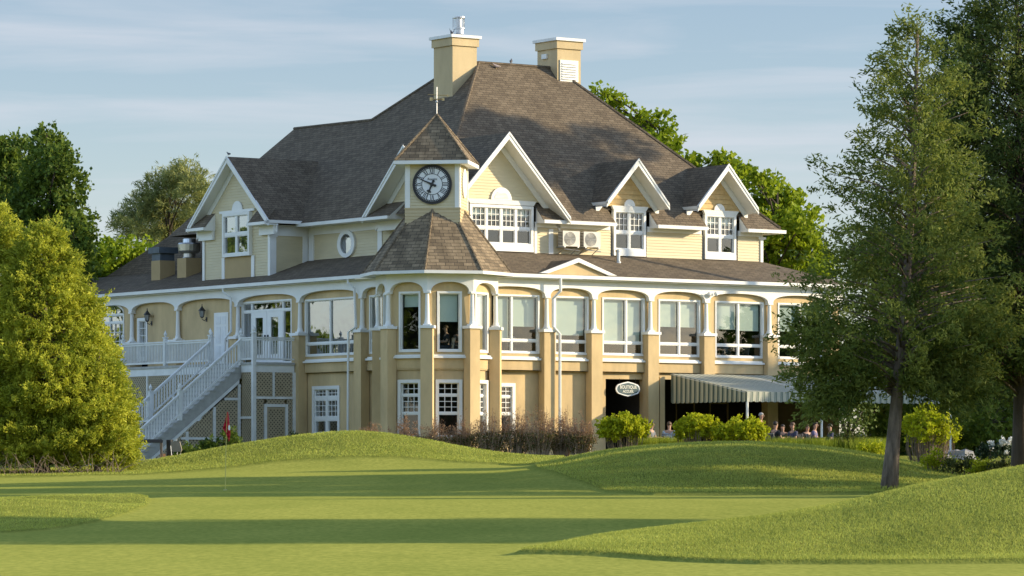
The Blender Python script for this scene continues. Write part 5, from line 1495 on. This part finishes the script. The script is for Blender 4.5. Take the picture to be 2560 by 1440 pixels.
def fronds(rng, base, out, n, length, spread, ll, lw, tint0, tvar=.25):
    """sprays of small leaves along short drooping twigs"""
    k = len(base)
    t = rng.random((k, n, 1)) ** .8
    P = base[:, None, :] + out[:, None, :] * length[:, None, None] * (t - .25) + rng.normal(size=(k, n, 3)) * spread[:, None, None] * (1.15 - t * .75)
    D = out[:, None, :] * .8 + rng.normal(size=(k, n, 3)) * .65
    TI = tint0[:, None] + rng.normal(size=(k, n)) * tvar * .5
    N_ = k * n
    return P.reshape(N_, 3), D.reshape(N_, 3), ll * (.6 + .8 * rng.random(N_)), lw * (.6 + .8 * rng.random(N_)), TI.reshape(N_)

def cone_crown(rng, h0, h1, prof, n, irregular=.25, inner=.45):
    """points on and inside an irregular cone; prof(t) radius; returns base points, outward directions, surface fraction"""
    t = rng.random(n * 3); keep = rng.random(n * 3) < (np.array([prof(x) for x in t]) / max(prof(x) for x in np.linspace(0, 1, 20))) ** 1.0 + .04
    t = t[keep][:n]; n = len(t)
    th = rng.random(n) * 2 * np.pi
    ph = rng.random(6) * 6.28
    R = np.array([prof(x) for x in t]) * (1 + irregular * (np.sin(3 * th + 9 * t + ph[0]) * .4 + np.sin(5 * th - 21 * t + ph[1]) * .35 + np.sin(2 * th + 40 * t + ph[2]) * .25))
    fr = inner + (1 - inner) * rng.random(n) ** .45
    z = h0 + (h1 - h0) * t
    P = np.stack([np.cos(th) * R * fr, np.sin(th) * R * fr, z], 1)
    O = np.stack([np.cos(th), np.sin(th), np.full(n, .35)], 1)
    return P, O / np.linalg.norm(O, axis=1, keepdims=True), fr, t

def trunk_mesh(rng, h, r0, lean=(0, 0), limbs=None, bend=.15, sides=9, bark_wob=.06):
    m = MB(); K = 10; pts = []; rad = []
    for i in range(K + 1):
        t = i / K
        pts.append((lean[0] * t * h + bend * math.sin(2.2 * t) * .5, lean[1] * t * h, h * t - .15 * (i == 0))); rad.append(r0 * (1 - .88 * t) * (1.0 + (.32 if i == 0 else .04 if i == 1 else 0)) + .012)
    m.tube(pts, rad, sides)
    for a, b, r in (limbs or []):
        a, b = Vector(a), Vector(b); mid = (a + b) / 2 + Vector((0, 0, (b - a).length * .06))
        m.tube([a, mid, b], [r, r * .65, r * .2], 5)
    return m
def axis_at(h, lean, bend, z):
    t = z / h; return np.array([lean[0] * t * h + bend * math.sin(2.2 * t) * .5, lean[1] * t * h, z])

def tree(name, pos, label, cat, group, crown_me, trunk, tmat):
    o = empty(name, tuple(pos), 0, label, cat, group)
    c = bpy.data.objects.new('crown', crown_me); COL.objects.link(c); c.parent = o
    trunk.build('trunk', tmat, o, smooth=True)
    return o

def cedar(seed, h, h0, prof, n, per, leaf, mat_, name='crown', extra=(), irregular=.28, inner=.4, length=.55, spread=.13, r0=.22, lean=(0, 0), limb_every=14, tbias=0.0, bend=.15, twist=0.6):
    rng = np.random.default_rng(seed)
    P, O, fr, t = cone_crown(rng, h0, h, prof, n, irregular, inner)
    k = len(P)
    for i in range(k): P[i, :2] += axis_at(h, lean, bend, P[i, 2])[:2]
    for (ex, ey, ez, er, en) in extra:          # separate low boughs
        d = rng.normal(size=(en, 3)); d /= np.linalg.norm(d, axis=1, keepdims=True)
        P = np.concatenate([P, np.array([ex, ey, ez]) + d * er * rng.random((en, 1)) ** .5 * np.array([1.3, 1, .6])]); O = np.concatenate([O, d * .6 + np.array([np.sign(ex), 0, -.2]) * .5])
        fr = np.concatenate([fr, np.full(en, .8)]); t = np.concatenate([t, np.full(en, .1)]); k += en
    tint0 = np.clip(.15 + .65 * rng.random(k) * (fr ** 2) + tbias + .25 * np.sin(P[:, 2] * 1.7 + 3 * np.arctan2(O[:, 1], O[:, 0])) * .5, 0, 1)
    O[:, 2] += rng.normal(size=k) * .35 - .15
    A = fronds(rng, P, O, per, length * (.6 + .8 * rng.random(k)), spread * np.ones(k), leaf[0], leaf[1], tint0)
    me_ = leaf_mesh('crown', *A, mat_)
    limbs = [(tuple(axis_at(h, lean, bend, h0 * .9)), tuple(e_[:3]), .03) for e_ in extra[:5]]
    for i in range(0, k - sum(e_[4] for e_ in extra), limb_every):
        zb = max(h0 * .8, P[i, 2] - fr[i] * .5 - .2); b = axis_at(h, lean, bend, min(zb, h * .97)); limbs.append((tuple(b), tuple(P[i]), .035 * (1 - .6 * t[i]) + .008))
    return me_, trunk_mesh(rng, h * .97, r0, lean, limbs, bend)

def prof_from(pts):
    xs, ys = [p[0] for p in pts], [p[1] for p in pts]
    return lambda t: float(np.interp(t, xs, ys))

# --- grass blades standing on the rough (uncountable: one object)
BLADE = leaf_mat('rough_grass_blade', (.15, .195, .025), (.53, .56, .11), .4)
def blades():
    rng = np.random.default_rng(101); Ps, Hs, Ws = [], [], []
    for n, px0, px1, d0, d1, h, w in ((120000, 1275, 2600, 48.6, 61, .042, .007), (26000, -40, 380, 67, 95, .04, .012), (60000, -30, 1430, 128, 143, .075, .02), (70000, 1330, 2580, 98, 131, .07, .016)):
        D = rng.uniform(d0, d1, n); px = rng.uniform(px0, px1, n)
        i = np.clip(np.searchsorted(_D, D) - 1, 0, len(_D) - 2); j = np.clip(np.searchsorted(_cols, px) - 1, 0, len(_cols) - 2)
        ty = (D - _D[i]) / (_D[i + 1] - _D[i]); tx = (px - _cols[j]) / (_cols[j + 1] - _cols[j])
        H = (_H[i, j] * (1 - tx) + _H[i, j + 1] * tx) * (1 - ty) + (_H[i + 1, j] * (1 - tx) + _H[i + 1, j + 1] * tx) * ty
        ok = rough[i, j] > .9
        P = np.stack([(px - 1280) * D / F_PX, D, H], 1)[ok]; Ps.append(P); Hs.append(h * rng.uniform(.5, 1.25, len(P))); Ws.append(np.full(len(P), w))
    tx_, ty_ = (2222 - 1280) * 100 / F_PX, 100.0     # longer tufts left unmown round the leaning trunk
    a_, r_ = rng.uniform(0, 6.28, 900), rng.uniform(.18, .62, 900)
    Q = np.stack([tx_ + np.cos(a_) * r_ * 1.2, ty_ + np.sin(a_) * r_, np.full(900, ground_z(tx_, ty_))], 1); Ps.append(Q); Hs.append(.17 * rng.uniform(.4, 1.1, 900)); Ws.append(np.full(900, .016))
    P, hh, ww = np.concatenate(Ps), np.concatenate(Hs), np.concatenate(Ws); n = len(P)
    d = np.stack([rng.normal(size=n) * .45, rng.normal(size=n) * .45, np.ones(n)], 1)
    patch = .5 + .5 * np.sin(P[:, 0] * 1.9 + np.sin(P[:, 1] * .9) * 2) * np.sin(P[:, 1] * .7 + P[:, 0] * .6)
    return leaf_mesh('rough_grass', P + d * (hh * .42)[:, None], d, hh, ww, .28 + .3 * patch + .32 * rng.random(n), BLADE)
go = bpy.data.objects.new('rough_grass', blades()); COL.objects.link(go)
tag(go, 'longer rough grass blades covering the mounds around the green', 'grass', kind='stuff')

# --- left cedars (yellow green, sunlit)
def gpos(px, D): x = (px - 1280) * D / F_PX; return Vector((x, D, ground_z(x, D)))
cp = prof_from([(0, 2.1), (.08, 2.75), (.25, 2.65), (.45, 2.15), (.7, 1.3), (.88, .7), (1, .1)])
me_, tr = cedar(11, 8.55, .35, cp, 3400, 56, (.135, .044), CED, irregular=.3, inner=.55, spread=.11)
tree('cedar_tree', gpos(105, 134), 'broad sunlit yellow-green cedar beside the deck, rounded cone shape', 'cedar', 'cedars at the left edge of the green', me_, tr, BARK)
cp2 = prof_from([(0, 2.4), (.1, 2.9), (.35, 2.5), (.65, 1.5), (.9, .6), (1, .1)])
me_, tr = cedar(12, 9.4, .4, cp2, 2600, 56, (.135, .044), CED, irregular=.3, inner=.55, spread=.11)
tree('cedar_tree', gpos(-20, 135.5), 'taller yellow-green cedar cut by the left edge of the picture', 'cedar', 'cedars at the left edge of the green', me_, tr, BARK)
cp3 = prof_from([(0, 1.0), (.15, 1.25), (.5, 1.0), (.8, .5), (1, .05)])
me_, tr = cedar(13, 4.3, .3, cp3, 650, 54, (.135, .044), CED, irregular=.25, inner=.5, r0=.1)
tree('cedar_tree', gpos(243, 133.2), 'small low yellow-green cedar nearest the stairs', 'cedar', 'cedars at the left edge of the green', me_, tr, BARK)
# bare twigs at their feet
rng = np.random.default_rng(3); m = MB()
for i in range(110):
    x = rng.uniform(-3.6, 2.9); y = rng.uniform(-1.2, .2); a = Vector((x, y, 0)); d = Vector((rng.normal() * .5, rng.normal() * .3 - .2, rng.uniform(.2, .8)))
    m.tube([a, a + d * .5 + Vector((0, 0, .05)), a + d], [.014, .01, .004], 4)
o = m.build('dead_branches', TWIG); p_ = gpos(110, 131.6); o.location = p_
tag(o, 'tangle of bare grey twigs at the foot of the left cedars', 'dead branches')

# --- tall cedars on the right
CED_R = leaf_mat('olive_cedar_leaf', (.065, .11, .02), (.30, .33, .065), .45)
pr = prof_from([(0, 1.5), (.06, 2.2), (.14, 2.55), (.3, 2.1), (.45, 1.7), (.65, 1.25), (.82, .95), (.94, .55), (1, .1)])
me_, tr = cedar(21, 12.1, 2.9, pr, 760, 62, (.14, .045), CED_R, irregular=.6, inner=.15, length=.75, spread=.14, tbias=.06, r0=.18, lean=(.045, 0), limb_every=4, bend=.5, extra=[(-1.5, -.3, 2.3, .45, 22), (-.95, .4, 2.6, .5, 24), (-2.0, .2, 3.1, .5, 26), (-1.1, -.2, 3.2, .55, 30), (-.6, -.5, 2.85, .4, 24), (-1.35, -.6, 2.45, .4, 24), (.7, -.5, 2.75, .4, 26), (1.25, -.5, 2.6, .45, 30), (1.8, -.3, 2.75, .5, 34), (.9, .3, 3.0, .6, 26), (1.7, .2, 3.3, .6, 30), (1.3, -.4, 3.9, .7, 40), (-1.9, 0, 4.1, .6, 36), (2.5, .4, 4.4, .8, 44)])
p1 = gpos(2222, 100)
tree('tall_cedar', p1, 'tall open cedar with a bare leaning grey trunk on the right mound', 'cedar', 'tall cedars on the right', me_, tr, BARK)
pr2 = prof_from([(0, 1.7), (.06, 2.8), (.2, 3.6), (.4, 3.4), (.6, 2.8), (.8, 1.9), (.95, .8), (1, .1)])
me2, tr2 = cedar(22, 14.5, 3.0, pr2, 3000, 50, (.15, .05), CED_D, irregular=.4, inner=.25, length=.7, spread=.17, r0=.24, lean=(-.02, 0), limb_every=7, bend=.35, tbias=-.06, extra=[(-2.2, -.3, 3.4, .8, 60), (-3.0, .2, 4.2, .8, 60), (-1.4, -.5, 2.7, .6, 36), (-2.6, .4, 5.5, .9, 70), (-3.3, 0, 6.5, .8, 60)])
tree('tall_cedar', gpos(2552, 108), 'dense dark cedar cut by the right edge, its trunk curved', 'cedar', 'tall cedars on the right', me2, tr2, BARK_D)
me3, tr3 = cedar(23, 11.5, 2.2, pr2, 1500, 42, (.18, .058), CED_D, irregular=.4, inner=.25, length=.7, spread=.17, r0=.2, lean=(.0, 0), limb_every=9, tbias=-.08)
tree('tall_cedar', gpos(2660, 116), 'darker cedar beyond the right edge, its boughs behind the curved trunk', 'cedar', 'tall cedars on the right', me3, tr3, BARK_D)

def inst(o, name, pos, rz, s, label, cat, group):
    c = copy_tree(o); c.name = name; c.location = pos; c.rotation_euler = (0, 0, rz); c.scale = (s, s, s)
    c['label'] = label; c['category'] = cat; c['group'] = group
    return c
TC = {o.name: o for o in bpy.data.objects}
ced_r, ced_d, ced_s = bpy.data.objects['tall_cedar'], bpy.data.objects['tall_cedar.001'], bpy.data.objects['tall_cedar.002']
for i, (x, y, s, src) in enumerate([(17.5, 62.5, .95, ced_d), (21.0, 67.5, 1.05, ced_d), (18.0, 72.0, .95, ced_d), (25.5, 64, 1.0, ced_s),
                                    (16.5, 93.5, .55, ced_r), (19.5, 104.5, 1.05, ced_r), (21.0, 112.5, .8, ced_r), (25.0, 118.5, .9, ced_r), (24, 99, .95, ced_r), (19, 124.5, .7, ced_s)]):
    inst(src, 'tall_cedar', (x, y, ground_z(x, y)), i * 1.3, s, 'cedar outside the right edge of the picture that throws the long shadows', 'cedar', 'shade trees right of the picture')

# --- broad-leaved trees
def blob_tree(seed, blobs, n_per_m2, per, leaf, mat_, droop=.0, tbias=0.0, length=.45, spread=.2, hmin=-.7):
    """crown from overlapping lobes (x, y, z, r); clusters sit near each lobe's skin"""
    rng = np.random.default_rng(seed); Ps, Os, Ts = [], [], []
    for (x, y, z, r) in blobs:
        n = max(12, int(4 * math.pi * r * r * n_per_m2))
        d = rng.normal(size=(n, 3)); d /= np.linalg.norm(d, axis=1, keepdims=True); d = d[d[:, 2] > hmin]; n = len(d)
        fr = .55 + .5 * rng.random(n) ** .6
        Ps.append(np.array([x, y, z]) + d * (r * fr)[:, None] * np.array([1, 1, .9])); o = d.copy(); o[:, 2] += .2 - droop; Os.append(o)
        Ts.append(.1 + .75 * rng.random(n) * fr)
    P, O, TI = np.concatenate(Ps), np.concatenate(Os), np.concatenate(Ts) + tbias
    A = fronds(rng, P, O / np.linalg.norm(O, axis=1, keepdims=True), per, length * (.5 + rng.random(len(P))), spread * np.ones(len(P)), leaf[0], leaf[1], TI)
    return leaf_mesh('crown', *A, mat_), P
def px_blobs(rng, D, base, items, dy=1.5):
    out = []
    for px, py, r in items:
        p = at(px, py, D); out.append((p.x - base.x, rng.normal() * dy, p.z - base.z, r * D / F_PX))
    return out
def px_tree(seed, D, base_px, items, label,  name='maple_tree', cat='tree', group='trees behind the clubhouse', mat_=None, n=8, per=15, leaf=(.21, .16), r0=.25, zb=2.0, dy=1.5, **kw):
    rng = np.random.default_rng(seed); b = Vector(((base_px - 1280) * D / F_PX, D, zb))
    bl = px_blobs(rng, D, b, items, dy)
    me_, P = blob_tree(seed, bl, n, per, leaf, mat_ or MAP, **kw)
    top = (max(q[2] for q in bl if abs(q[0]) < 2.5) if any(abs(q[0]) < 2.5 for q in bl) else bl[0][2]) * .93
    limbs = []
    for q in bl: limbs.append(((0, 0, max(.8, q[2] - q[3] - 1.2)), (q[0], q[1], q[2] + q[3] * .3), .06))
    for i in range(0, len(P), 9): 
        q = min(bl, key=lambda b_: (b_[0] - P[i][0]) ** 2 + (b_[1] - P[i][1]) ** 2 + (b_[2] - P[i][2]) ** 2); limbs.append(((q[0], q[1], q[2] - q[3] * .3), tuple(P[i]), .022))
    return tree(name, b, label, cat, group, me_, trunk_mesh(rng, top, r0, (0, 0), limbs), BARK_D)
px_tree(31, 176, 120, [(120, 340, 16), (122, 356, 26), (118, 378, 38), (150, 415, 42), (108, 430, 55), (160, 470, 50), (110, 500, 65), (175, 535, 45), (60, 520, 50), (190, 600, 48), (130, 590, 70), (170, 660, 60), (215, 625, 25), (60, 600, 60)], 'tall dark green maple with a pointed top behind the left cedars', dy=1.1, tbias=-.02)
px_tree(32, 180, 10, [(30, 385, 45), (10, 430, 60), (50, 470, 45), (-20, 400, 60), (0, 520, 70), (45, 560, 55), (-40, 500, 80)], 'green maple cut by the left edge with a rounded lit top', dy=1.1)
px_tree(33, 205, 420, [(430, 455, 38), (470, 450, 40), (395, 480, 45), (445, 500, 60), (490, 480, 42), (360, 520, 45), (330, 555, 40), (400, 550, 60), (470, 560, 60), (310, 560, 22), (510, 540, 40), (350, 590, 45), (430, 610, 60)], 'feathery olive pine rising behind the kitchen roof', 'pine_tree', 'tree', mat_=PINE, n=7, per=26, leaf=(.34, .045), dy=1.6, length=.6, spread=.16)
px_tree(34, 192, 300, [(270, 640, 40), (310, 640, 42), (345, 625, 30), (245, 675, 40), (300, 690, 55), (370, 650, 30), (220, 690, 35), (360, 700, 50)], 'bright light green young tree between the cedar and the kitchen roof', mat_=MAPL, n=5, per=18, leaf=(.24, .18), dy=.9)
px_tree(35, 186, 1940, [(1905, 470, 30), (1880, 450, 24), (1940, 490, 42), (1975, 520, 40), (1915, 530, 55), (1960, 580, 60), (2005, 570, 38), (2010, 630, 45), (1950, 650, 65), (2040, 650, 32), (1890, 600, 50), (2050, 690, 35), (1990, 690, 60), (1850, 430, 16), (1900, 690, 60)], 'bright green maple beyond the right end of the clubhouse', mat_=MAPL, n=5, per=18, leaf=(.25, .19), dy=1.4)
px_tree(36, 184, 1640, [(1500, 240, 18), (1520, 262, 16), (1545, 270, 18), (1580, 298, 22), (1615, 305, 24), (1650, 320, 28), (1680, 350, 26), (1700, 375, 22), (1640, 370, 40), (1600, 360, 45), (1560, 340, 45), (1735, 405, 8), (1790, 405, 10), (1810, 408, 8), (1840, 440, 20), (1700, 430, 40)], 'loose light green maple showing over the right slope of the main roof', mat_=MAPL, n=3.4, per=14, leaf=(.25, .19), dy=.8)
# wood in the distance at the right, behind the trunks
px_tree(37, 166, 2330, [(2200, 1010, 60), (2270, 980, 70), (2350, 1000, 70), (2420, 970, 80), (2300, 1060, 60), (2390, 1070, 60), (2450, 1040, 70), (2230, 1070, 50)], 'mid green shrubby tree behind the lamp post', 'background_tree', 'tree', 'trees at the far right', MAP, 5, 16, (.24, .18), dy=1.5, hmin=-1, tbias=.08)
px_tree(38, 172, 2520, [(2500, 960, 90), (2560, 1000, 90), (2490, 1040, 70), (2550, 1070, 70), (2620, 1000, 90), (2470, 900, 70)], 'dark leafy tree at the far right edge behind the white flowers', 'background_tree', 'tree', 'trees at the far right', MAP, 5, 16, (.24, .18), dy=1.5, hmin=-1)
px_tree(39, 178, 2180, [(2120, 860, 60), (2180, 900, 70), (2130, 960, 60), (2200, 980, 70), (2250, 880, 70), (2320, 900, 80), (2400, 860, 80), (2290, 800, 80)], 'dark tree screening the far end of the clubhouse behind the tall cedar', 'background_tree', 'tree', 'trees at the far right', MAP, 4, 15, (.25, .19), dy=1.5, hmin=-1, tbias=-.05)
OLIVE2 = leaf_mat('grey_green_sapling_leaf', (.06, .10, .02), (.16, .21, .045), .35)
px_tree(41, 176, 2290, [(2210, 1110, 60), (2270, 1090, 60), (2330, 1100, 60), (2390, 1110, 60), (2450, 1100, 60), (2510, 1110, 60), (2570, 1100, 60), (2240, 1040, 60), (2320, 1030, 60), (2400, 1040, 60), (2480, 1030, 60), (2550, 1040, 60), (2350, 960, 70), (2440, 950, 70), (2530, 950, 70)], 'dense dark undergrowth closing the view right of the terrace', 'undergrowth', 'undergrowth', 'trees at the far right', MAP, 4, 14, (.26, .2), dy=.8, hmin=-1, tbias=-.1)
px_tree(40, 149, 2120, [(2085, 1030, 24), (2120, 1015, 26), (2155, 1035, 24), (2110, 1060, 22), (2140, 1070, 18)], 'small grey-green sapling in front of the terrace end', 'sapling', 'tree', 'trees at the far right', OLIVE2, 4, 12, (.16, .09), r0=.04, zb=1.9, dy=.5, tbias=.2)
# trees outside the frame: their shade falls on the facade and roof, and the left windows mirror some of them
mp1 = bpy.data.objects['maple_tree']
bg1 = bpy.data.objects['background_tree']
rngs = np.random.default_rng(77)
sb = [(rngs.normal() * 1.6, rngs.normal() * 1.6, 3.2 + 6.5 * k / 13, 1.5 - .5 * k / 13) for k in range(14)]
me_s, P_s = blob_tree(78, sb, 4, 16, (.26, .2), MAP)
sh0 = tree('maple_tree', Vector((33, 158.2, 1.9)), 'round maple outside the right edge that dapples the facade', 'tree', 'shade maples right of the picture', me_s, trunk_mesh(rngs, 9.0, .25, (0, 0), [((0, 0, q[2] - 1.2), q[:3], .06) for q in sb]), BARK_D)
for i, (x, y, s) in enumerate([(34.5, 162.0, 1.05), (31.5, 165.5, .95), (36, 153.6, .72)]):
    inst(sh0, 'maple_tree', (x, y, 1.9), i * 2.1 + .6, s, 'round maple outside the right edge that dapples the facade', 'tree', 'shade maples right of the picture')
pin = bpy.data.objects['pine_tree']
inst(pin, 'pine_tree', (27.5, 160.2, 9.6), .4, 1.0, 'tall pine outside the right edge that shades the main roof', 'tree', 'tall pines right of the picture')
for i, (x, y, s) in enumerate([(-80, 196.0, 1.35), (-92, 206, 1.6), (-70, 183.6, .72), (-71, 187.5, .62), (-30, 136.5, 1.0), (-33, 131.5, 1.1)]):
    inst(sh0, 'maple_tree', (x, y, 1.8), i * 1.7, s, 'maple outside the left edge mirrored in the shaded windows', 'tree', 'maples left of the picture')

# --- shrubs
def shrub(seed, px, D, w, h, label, mat_, n=26, per=16, leaf=(.11, .075), group=None, name='shrub', cat='shrub', twigs=40, tmat=TWIG, lobes=9, lean=0, flat=.75, zoff=0.0, low=.35, fan=.45):
    rng = np.random.default_rng(seed); p = gpos(px, D); p.z += zoff
    bl = []
    for i in range(lobes):
        a = rng.uniform(0, 6.28); q = rng.random() ** .5
        r = rng.uniform(.24, .36) * min(w / 2, h)
        bl.append((math.cos(a) * q * (w / 2 - r * .8), math.sin(a) * q * (w / 2 - r) * flat, h * low + (h * (1 - low) - r) * (1 - .55 * q) * rng.uniform(.75, 1.05), r))
    me_, P = blob_tree(seed, bl, n, per, leaf, mat_, length=.22, spread=.07, hmin=-.9)
    o = empty(name, tuple(p), 0, label, cat, group)
    c = bpy.data.objects.new('foliage', me_); COL.objects.link(c); c.parent = o
    m = MB()
    for i in range(twigs):
        q = P[rng.integers(len(P))]; b = Vector((q[0] * fan + rng.normal() * .06, q[1] * fan, -.05)); mid = (b + Vector(q)) / 2 + Vector((q[0] * .15, 0, -.02))
        m.tube([b, mid, Vector(q)], [.011, .008, .003], 4)
    m.build('stems', tmat, o)
    return o
shrub(51, 1560, 146, 1.95, 1.78, 'rounded lime green shrub in front of the boutique entrance', BUSHM, lobes=16, twigs=60)
shrub(52, 1760, 146.5, 2.1, 1.75, 'left half of the wide lime shrub with bare stems showing', BUSHM, lobes=14, twigs=190, group='lime shrubs before the terrace', low=.4, fan=.7)
shrub(53, 1850, 146.2, 1.95, 1.72, 'right half of the wide lime shrub, leafy to the ground', BUSHM, lobes=16, twigs=60, group='lime shrubs before the terrace', low=.25)
shrub(54, 2318, 138, 2.3, 2.4, 'tall bare-stemmed shrub with lime green top right of the leaning trunk', BUSHM, lobes=22, twigs=240, low=.22, n=13, fan=.72)
lowp = [(2345, 118.5, 'low yellow-green shrub nearest the leaning trunk in the right bed'), (2400, 118, 'low shrub second from the trunk in the right bed'), (2455, 117.5, 'low shrub in the middle of the right bed by the rocks'), (2510, 117, 'low shrub at the far right of the bed above the mound')]
for i, (px, D, lb) in enumerate(lowp):
    shrub(60 + i, px, D, 1.0, .62, lb, OLIVE if i % 2 else BUSHM, n=34, per=12, leaf=(.08, .05), group='low shrubs in the right bed', lobes=8, twigs=20, low=.2)
shrub(65, 2180, 131, .9, .5, 'small lime ground shrub just left of the leaning trunk', BUSHM, n=34, per=12, leaf=(.08, .05), lobes=7, twigs=14, low=.2)
shrub(67, 2128, 148.6, 1.7, 1.15, 'olive green shrub under the grey-green sapling at the terrace end', OLIVE, n=26, per=13, leaf=(.1, .06), lobes=12, twigs=30, low=.2)
# hydrangea with white heads
hy = shrub(66, 2490, 140, 1.3, .95, 'shrub with a row of white flower heads at the far right', DKPL, n=26, per=12, lobes=8, twigs=20, name='hydrangea', low=.2)
rng = np.random.default_rng(8)
for i in range(11):
    c = np.array([rng.uniform(-.6, .6), -.35 + rng.uniform(-.15, .1), .62 + rng.uniform(-.2, .35)])
    P = c + rng.normal(size=(60, 3)) * .038
    f = bpy.data.objects.new('flower_head', leaf_mesh('flower_head', P, rng.normal(size=(60, 3)), .07, .05, rng.random(60), WHITEF)); COL.objects.link(f); f.parent = hy
# reddish shrubs along the turret wall
def red_shrub(seed, px, D, w, h, label):
    rng = np.random.default_rng(seed); p = gpos(px, D)
    o = empty('reddish_shrub', tuple(p), 0, label, 'shrub', 'reddish twiggy shrubs along the wall')
    m = MB(); Ps = []
    for i in range(120):
        a = rng.uniform(0, 6.28); q = rng.random() ** .6; hh = h * (1 - .35 * q) * rng.uniform(.55, 1.08)
        b = Vector((math.cos(a) * q * w * .22, math.sin(a) * q * w * .15, -.05)); e = Vector((math.cos(a) * q * w * .52 + rng.normal() * .06, math.sin(a) * q * w * .3, hh)); mid = (b + e) / 2 + Vector((rng.normal() * .05, 0, .04))
        m.tube([b, mid, e], [.011, .008, .003], 3)
        for t in rng.uniform(.25, 1.0, 4): Ps.append(tuple(b.lerp(mid, t * 2) if t < .5 else mid.lerp(e, t * 2 - 1)))
    m.build('stems', TWIGR, o)
    P = np.array(Ps); k = len(P); O = rng.normal(size=(k, 3)); O[:, 2] += .8; O /= np.linalg.norm(O, axis=1, keepdims=True)
    A = fronds(rng, P, O, 8, .16 * np.ones(k), .055 * np.ones(k), .05, .028, .3 + .6 * rng.random(k))
    f = bpy.data.objects.new('foliage', leaf_mesh('foliage', *A, REDTW)); COL.objects.link(f); f.parent = o
    k2 = P[:, 2] < h * .45; P2 = P[k2]
    if len(P2):
        A = fronds(rng, P2, O[k2], 7, .16 * np.ones(len(P2)), .07 * np.ones(len(P2)), .06, .035, .2 + .5 * rng.random(len(P2)))
        f = bpy.data.objects.new('lower_leaves', leaf_mesh('lower_leaves', *A, OLIVE)); COL.objects.link(f); f.parent = o
reds = [(930, 1.0, .95, 'low reddish shrub at the left, before the turret left windows'), (1010, 1.2, 1.1, 'reddish shrub before the shaded turret front window'), (1085, 1.2, 1.05, 'reddish shrub before the turret pier'), (1160, 1.2, 1.15, 'reddish shrub before the sunlit turret window'),
        (1225, 1.3, 1.3, 'tall reddish shrub at the narrow turret window'), (1290, 1.3, 1.4, 'reddish shrub below the blank wall beside the turret'), (1350, 1.3, 1.35, 'reddish shrub left of the right downspout'), (1405, 1.2, 1.3, 'reddish shrub right of the right downspout'), (1450, 1.1, 1.2, 'reddish shrub at the right end by the path light')]
for i, (px, w, h, lb) in enumerate(reds): red_shrub(70 + i, px, 147.6 + .5 * (i % 2) - (.4 if i > 4 else 0), w * 1.15, h * 1.5, lb)
# dark plants left of the mound
for i, (px, D, w, h, mt, lb) in enumerate([(735, 147.5, 1.0, .8, DKPL, 'dark spiky plant by the lattice door'), (775, 148, .8, .75, DKPL, 'dark spiky plant under the ground floor window'), (525, 148.4, .9, .95, MAP, 'dark green leafy plant at the foot of the stair side'), (575, 148.6, 1.1, 1.15, MAP, 'tall ferny green plant below the lattice'), (468, 147.6, .9, .9, MAP, 'green leafy plant beside the golf bag')]):
    shrub(85 + i, px, D, w * 1.1, h * 1.3, lb, mt, n=26, per=11, leaf=(.16, .05), group='dark plants along the left wall', lobes=7, twigs=26, name='leafy_plant', cat='plant', low=.25, tmat=BARK_D)

# ornamental grass clumps before the terrace
def grass_clump(seed, w, h):
    rng = np.random.default_rng(seed); n = 900
    b = np.stack([rng.normal(size=n) * w * .3, rng.normal(size=n) * .16, np.zeros(n)], 1)
    d = np.stack([rng.normal(size=n) * .22, rng.normal(size=n) * .22, np.ones(n)], 1); hh = h * rng.uniform(.55, 1.1, n)
    return leaf_mesh('blades', b + d * (hh * .5)[:, None], d, hh, .02, .2 + .6 * rng.random(n), GRASSM)
gm = [grass_clump(s, .66, .84) for s in (1, 2, 3)]
gpx = [1612, 1640, 1668, 1697, 1905, 1934, 1962, 1992, 2022, 2052, 2082, 2112, 2142, 2172, 2200]
for i, px in enumerate(gpx):
    p = gpos(px, 147.9 + .3 * (i % 3)); 
    where = 'between the two lime shrubs' if i < 4 else 'right of the wide lime shrub'
    o = bpy.data.objects.new('grass_clump', gm[i % 3]); COL.objects.link(o); o.location = p + Vector((0, 0, -.05)); o.rotation_euler = (0, 0, .3 * (i % 5))
    tag(o, 'upright lime green ornamental grass clump ' + where, 'ornamental grass', 'ornamental grass ' + where)
# rocks in the right bed
ROCK = mat('red_grey_rock', (.24, .19, .16), .9, var=.4, vscale=6, bump=.5, bscale=10)
ROCKG = mat('pale_grey_rock', (.22, .22, .225), .9, var=.3, vscale=5, bump=.5, bscale=10)
for i, (px, D, r, mt, lb) in enumerate([(2445, 114.5, .14, ROCK, 'small reddish rock at the left of the bed edge'), (2480, 114.2, .18, ROCK, 'reddish rock in the middle of the bed edge'), (2515, 114, .13, ROCK, 'small reddish rock at the right of the bed edge'), (2350, 146, .34, ROCKG, 'pale grey boulder behind the bare-stemmed shrub'), (2398, 146.5, .42, ROCKG, 'wide pale grey boulder behind the low shrubs')]):
    rng = np.random.default_rng(90 + i); m = MB(); m.ball((0, 0, 0), r, 10, 7, (1.4, 1, .75)); m.v = [tuple(np.array(v) * (1 + .16 * math.sin(v[0] * 19 + i) + .12 * math.cos(v[2] * 23 + 2 * i))) for v in m.v]
    o = m.build('rock', mt); p = gpos(px, D); o.location = (p.x, p.y, p.z + r * .2); tag(o, lb, 'rock', 'rocks in the right bed')
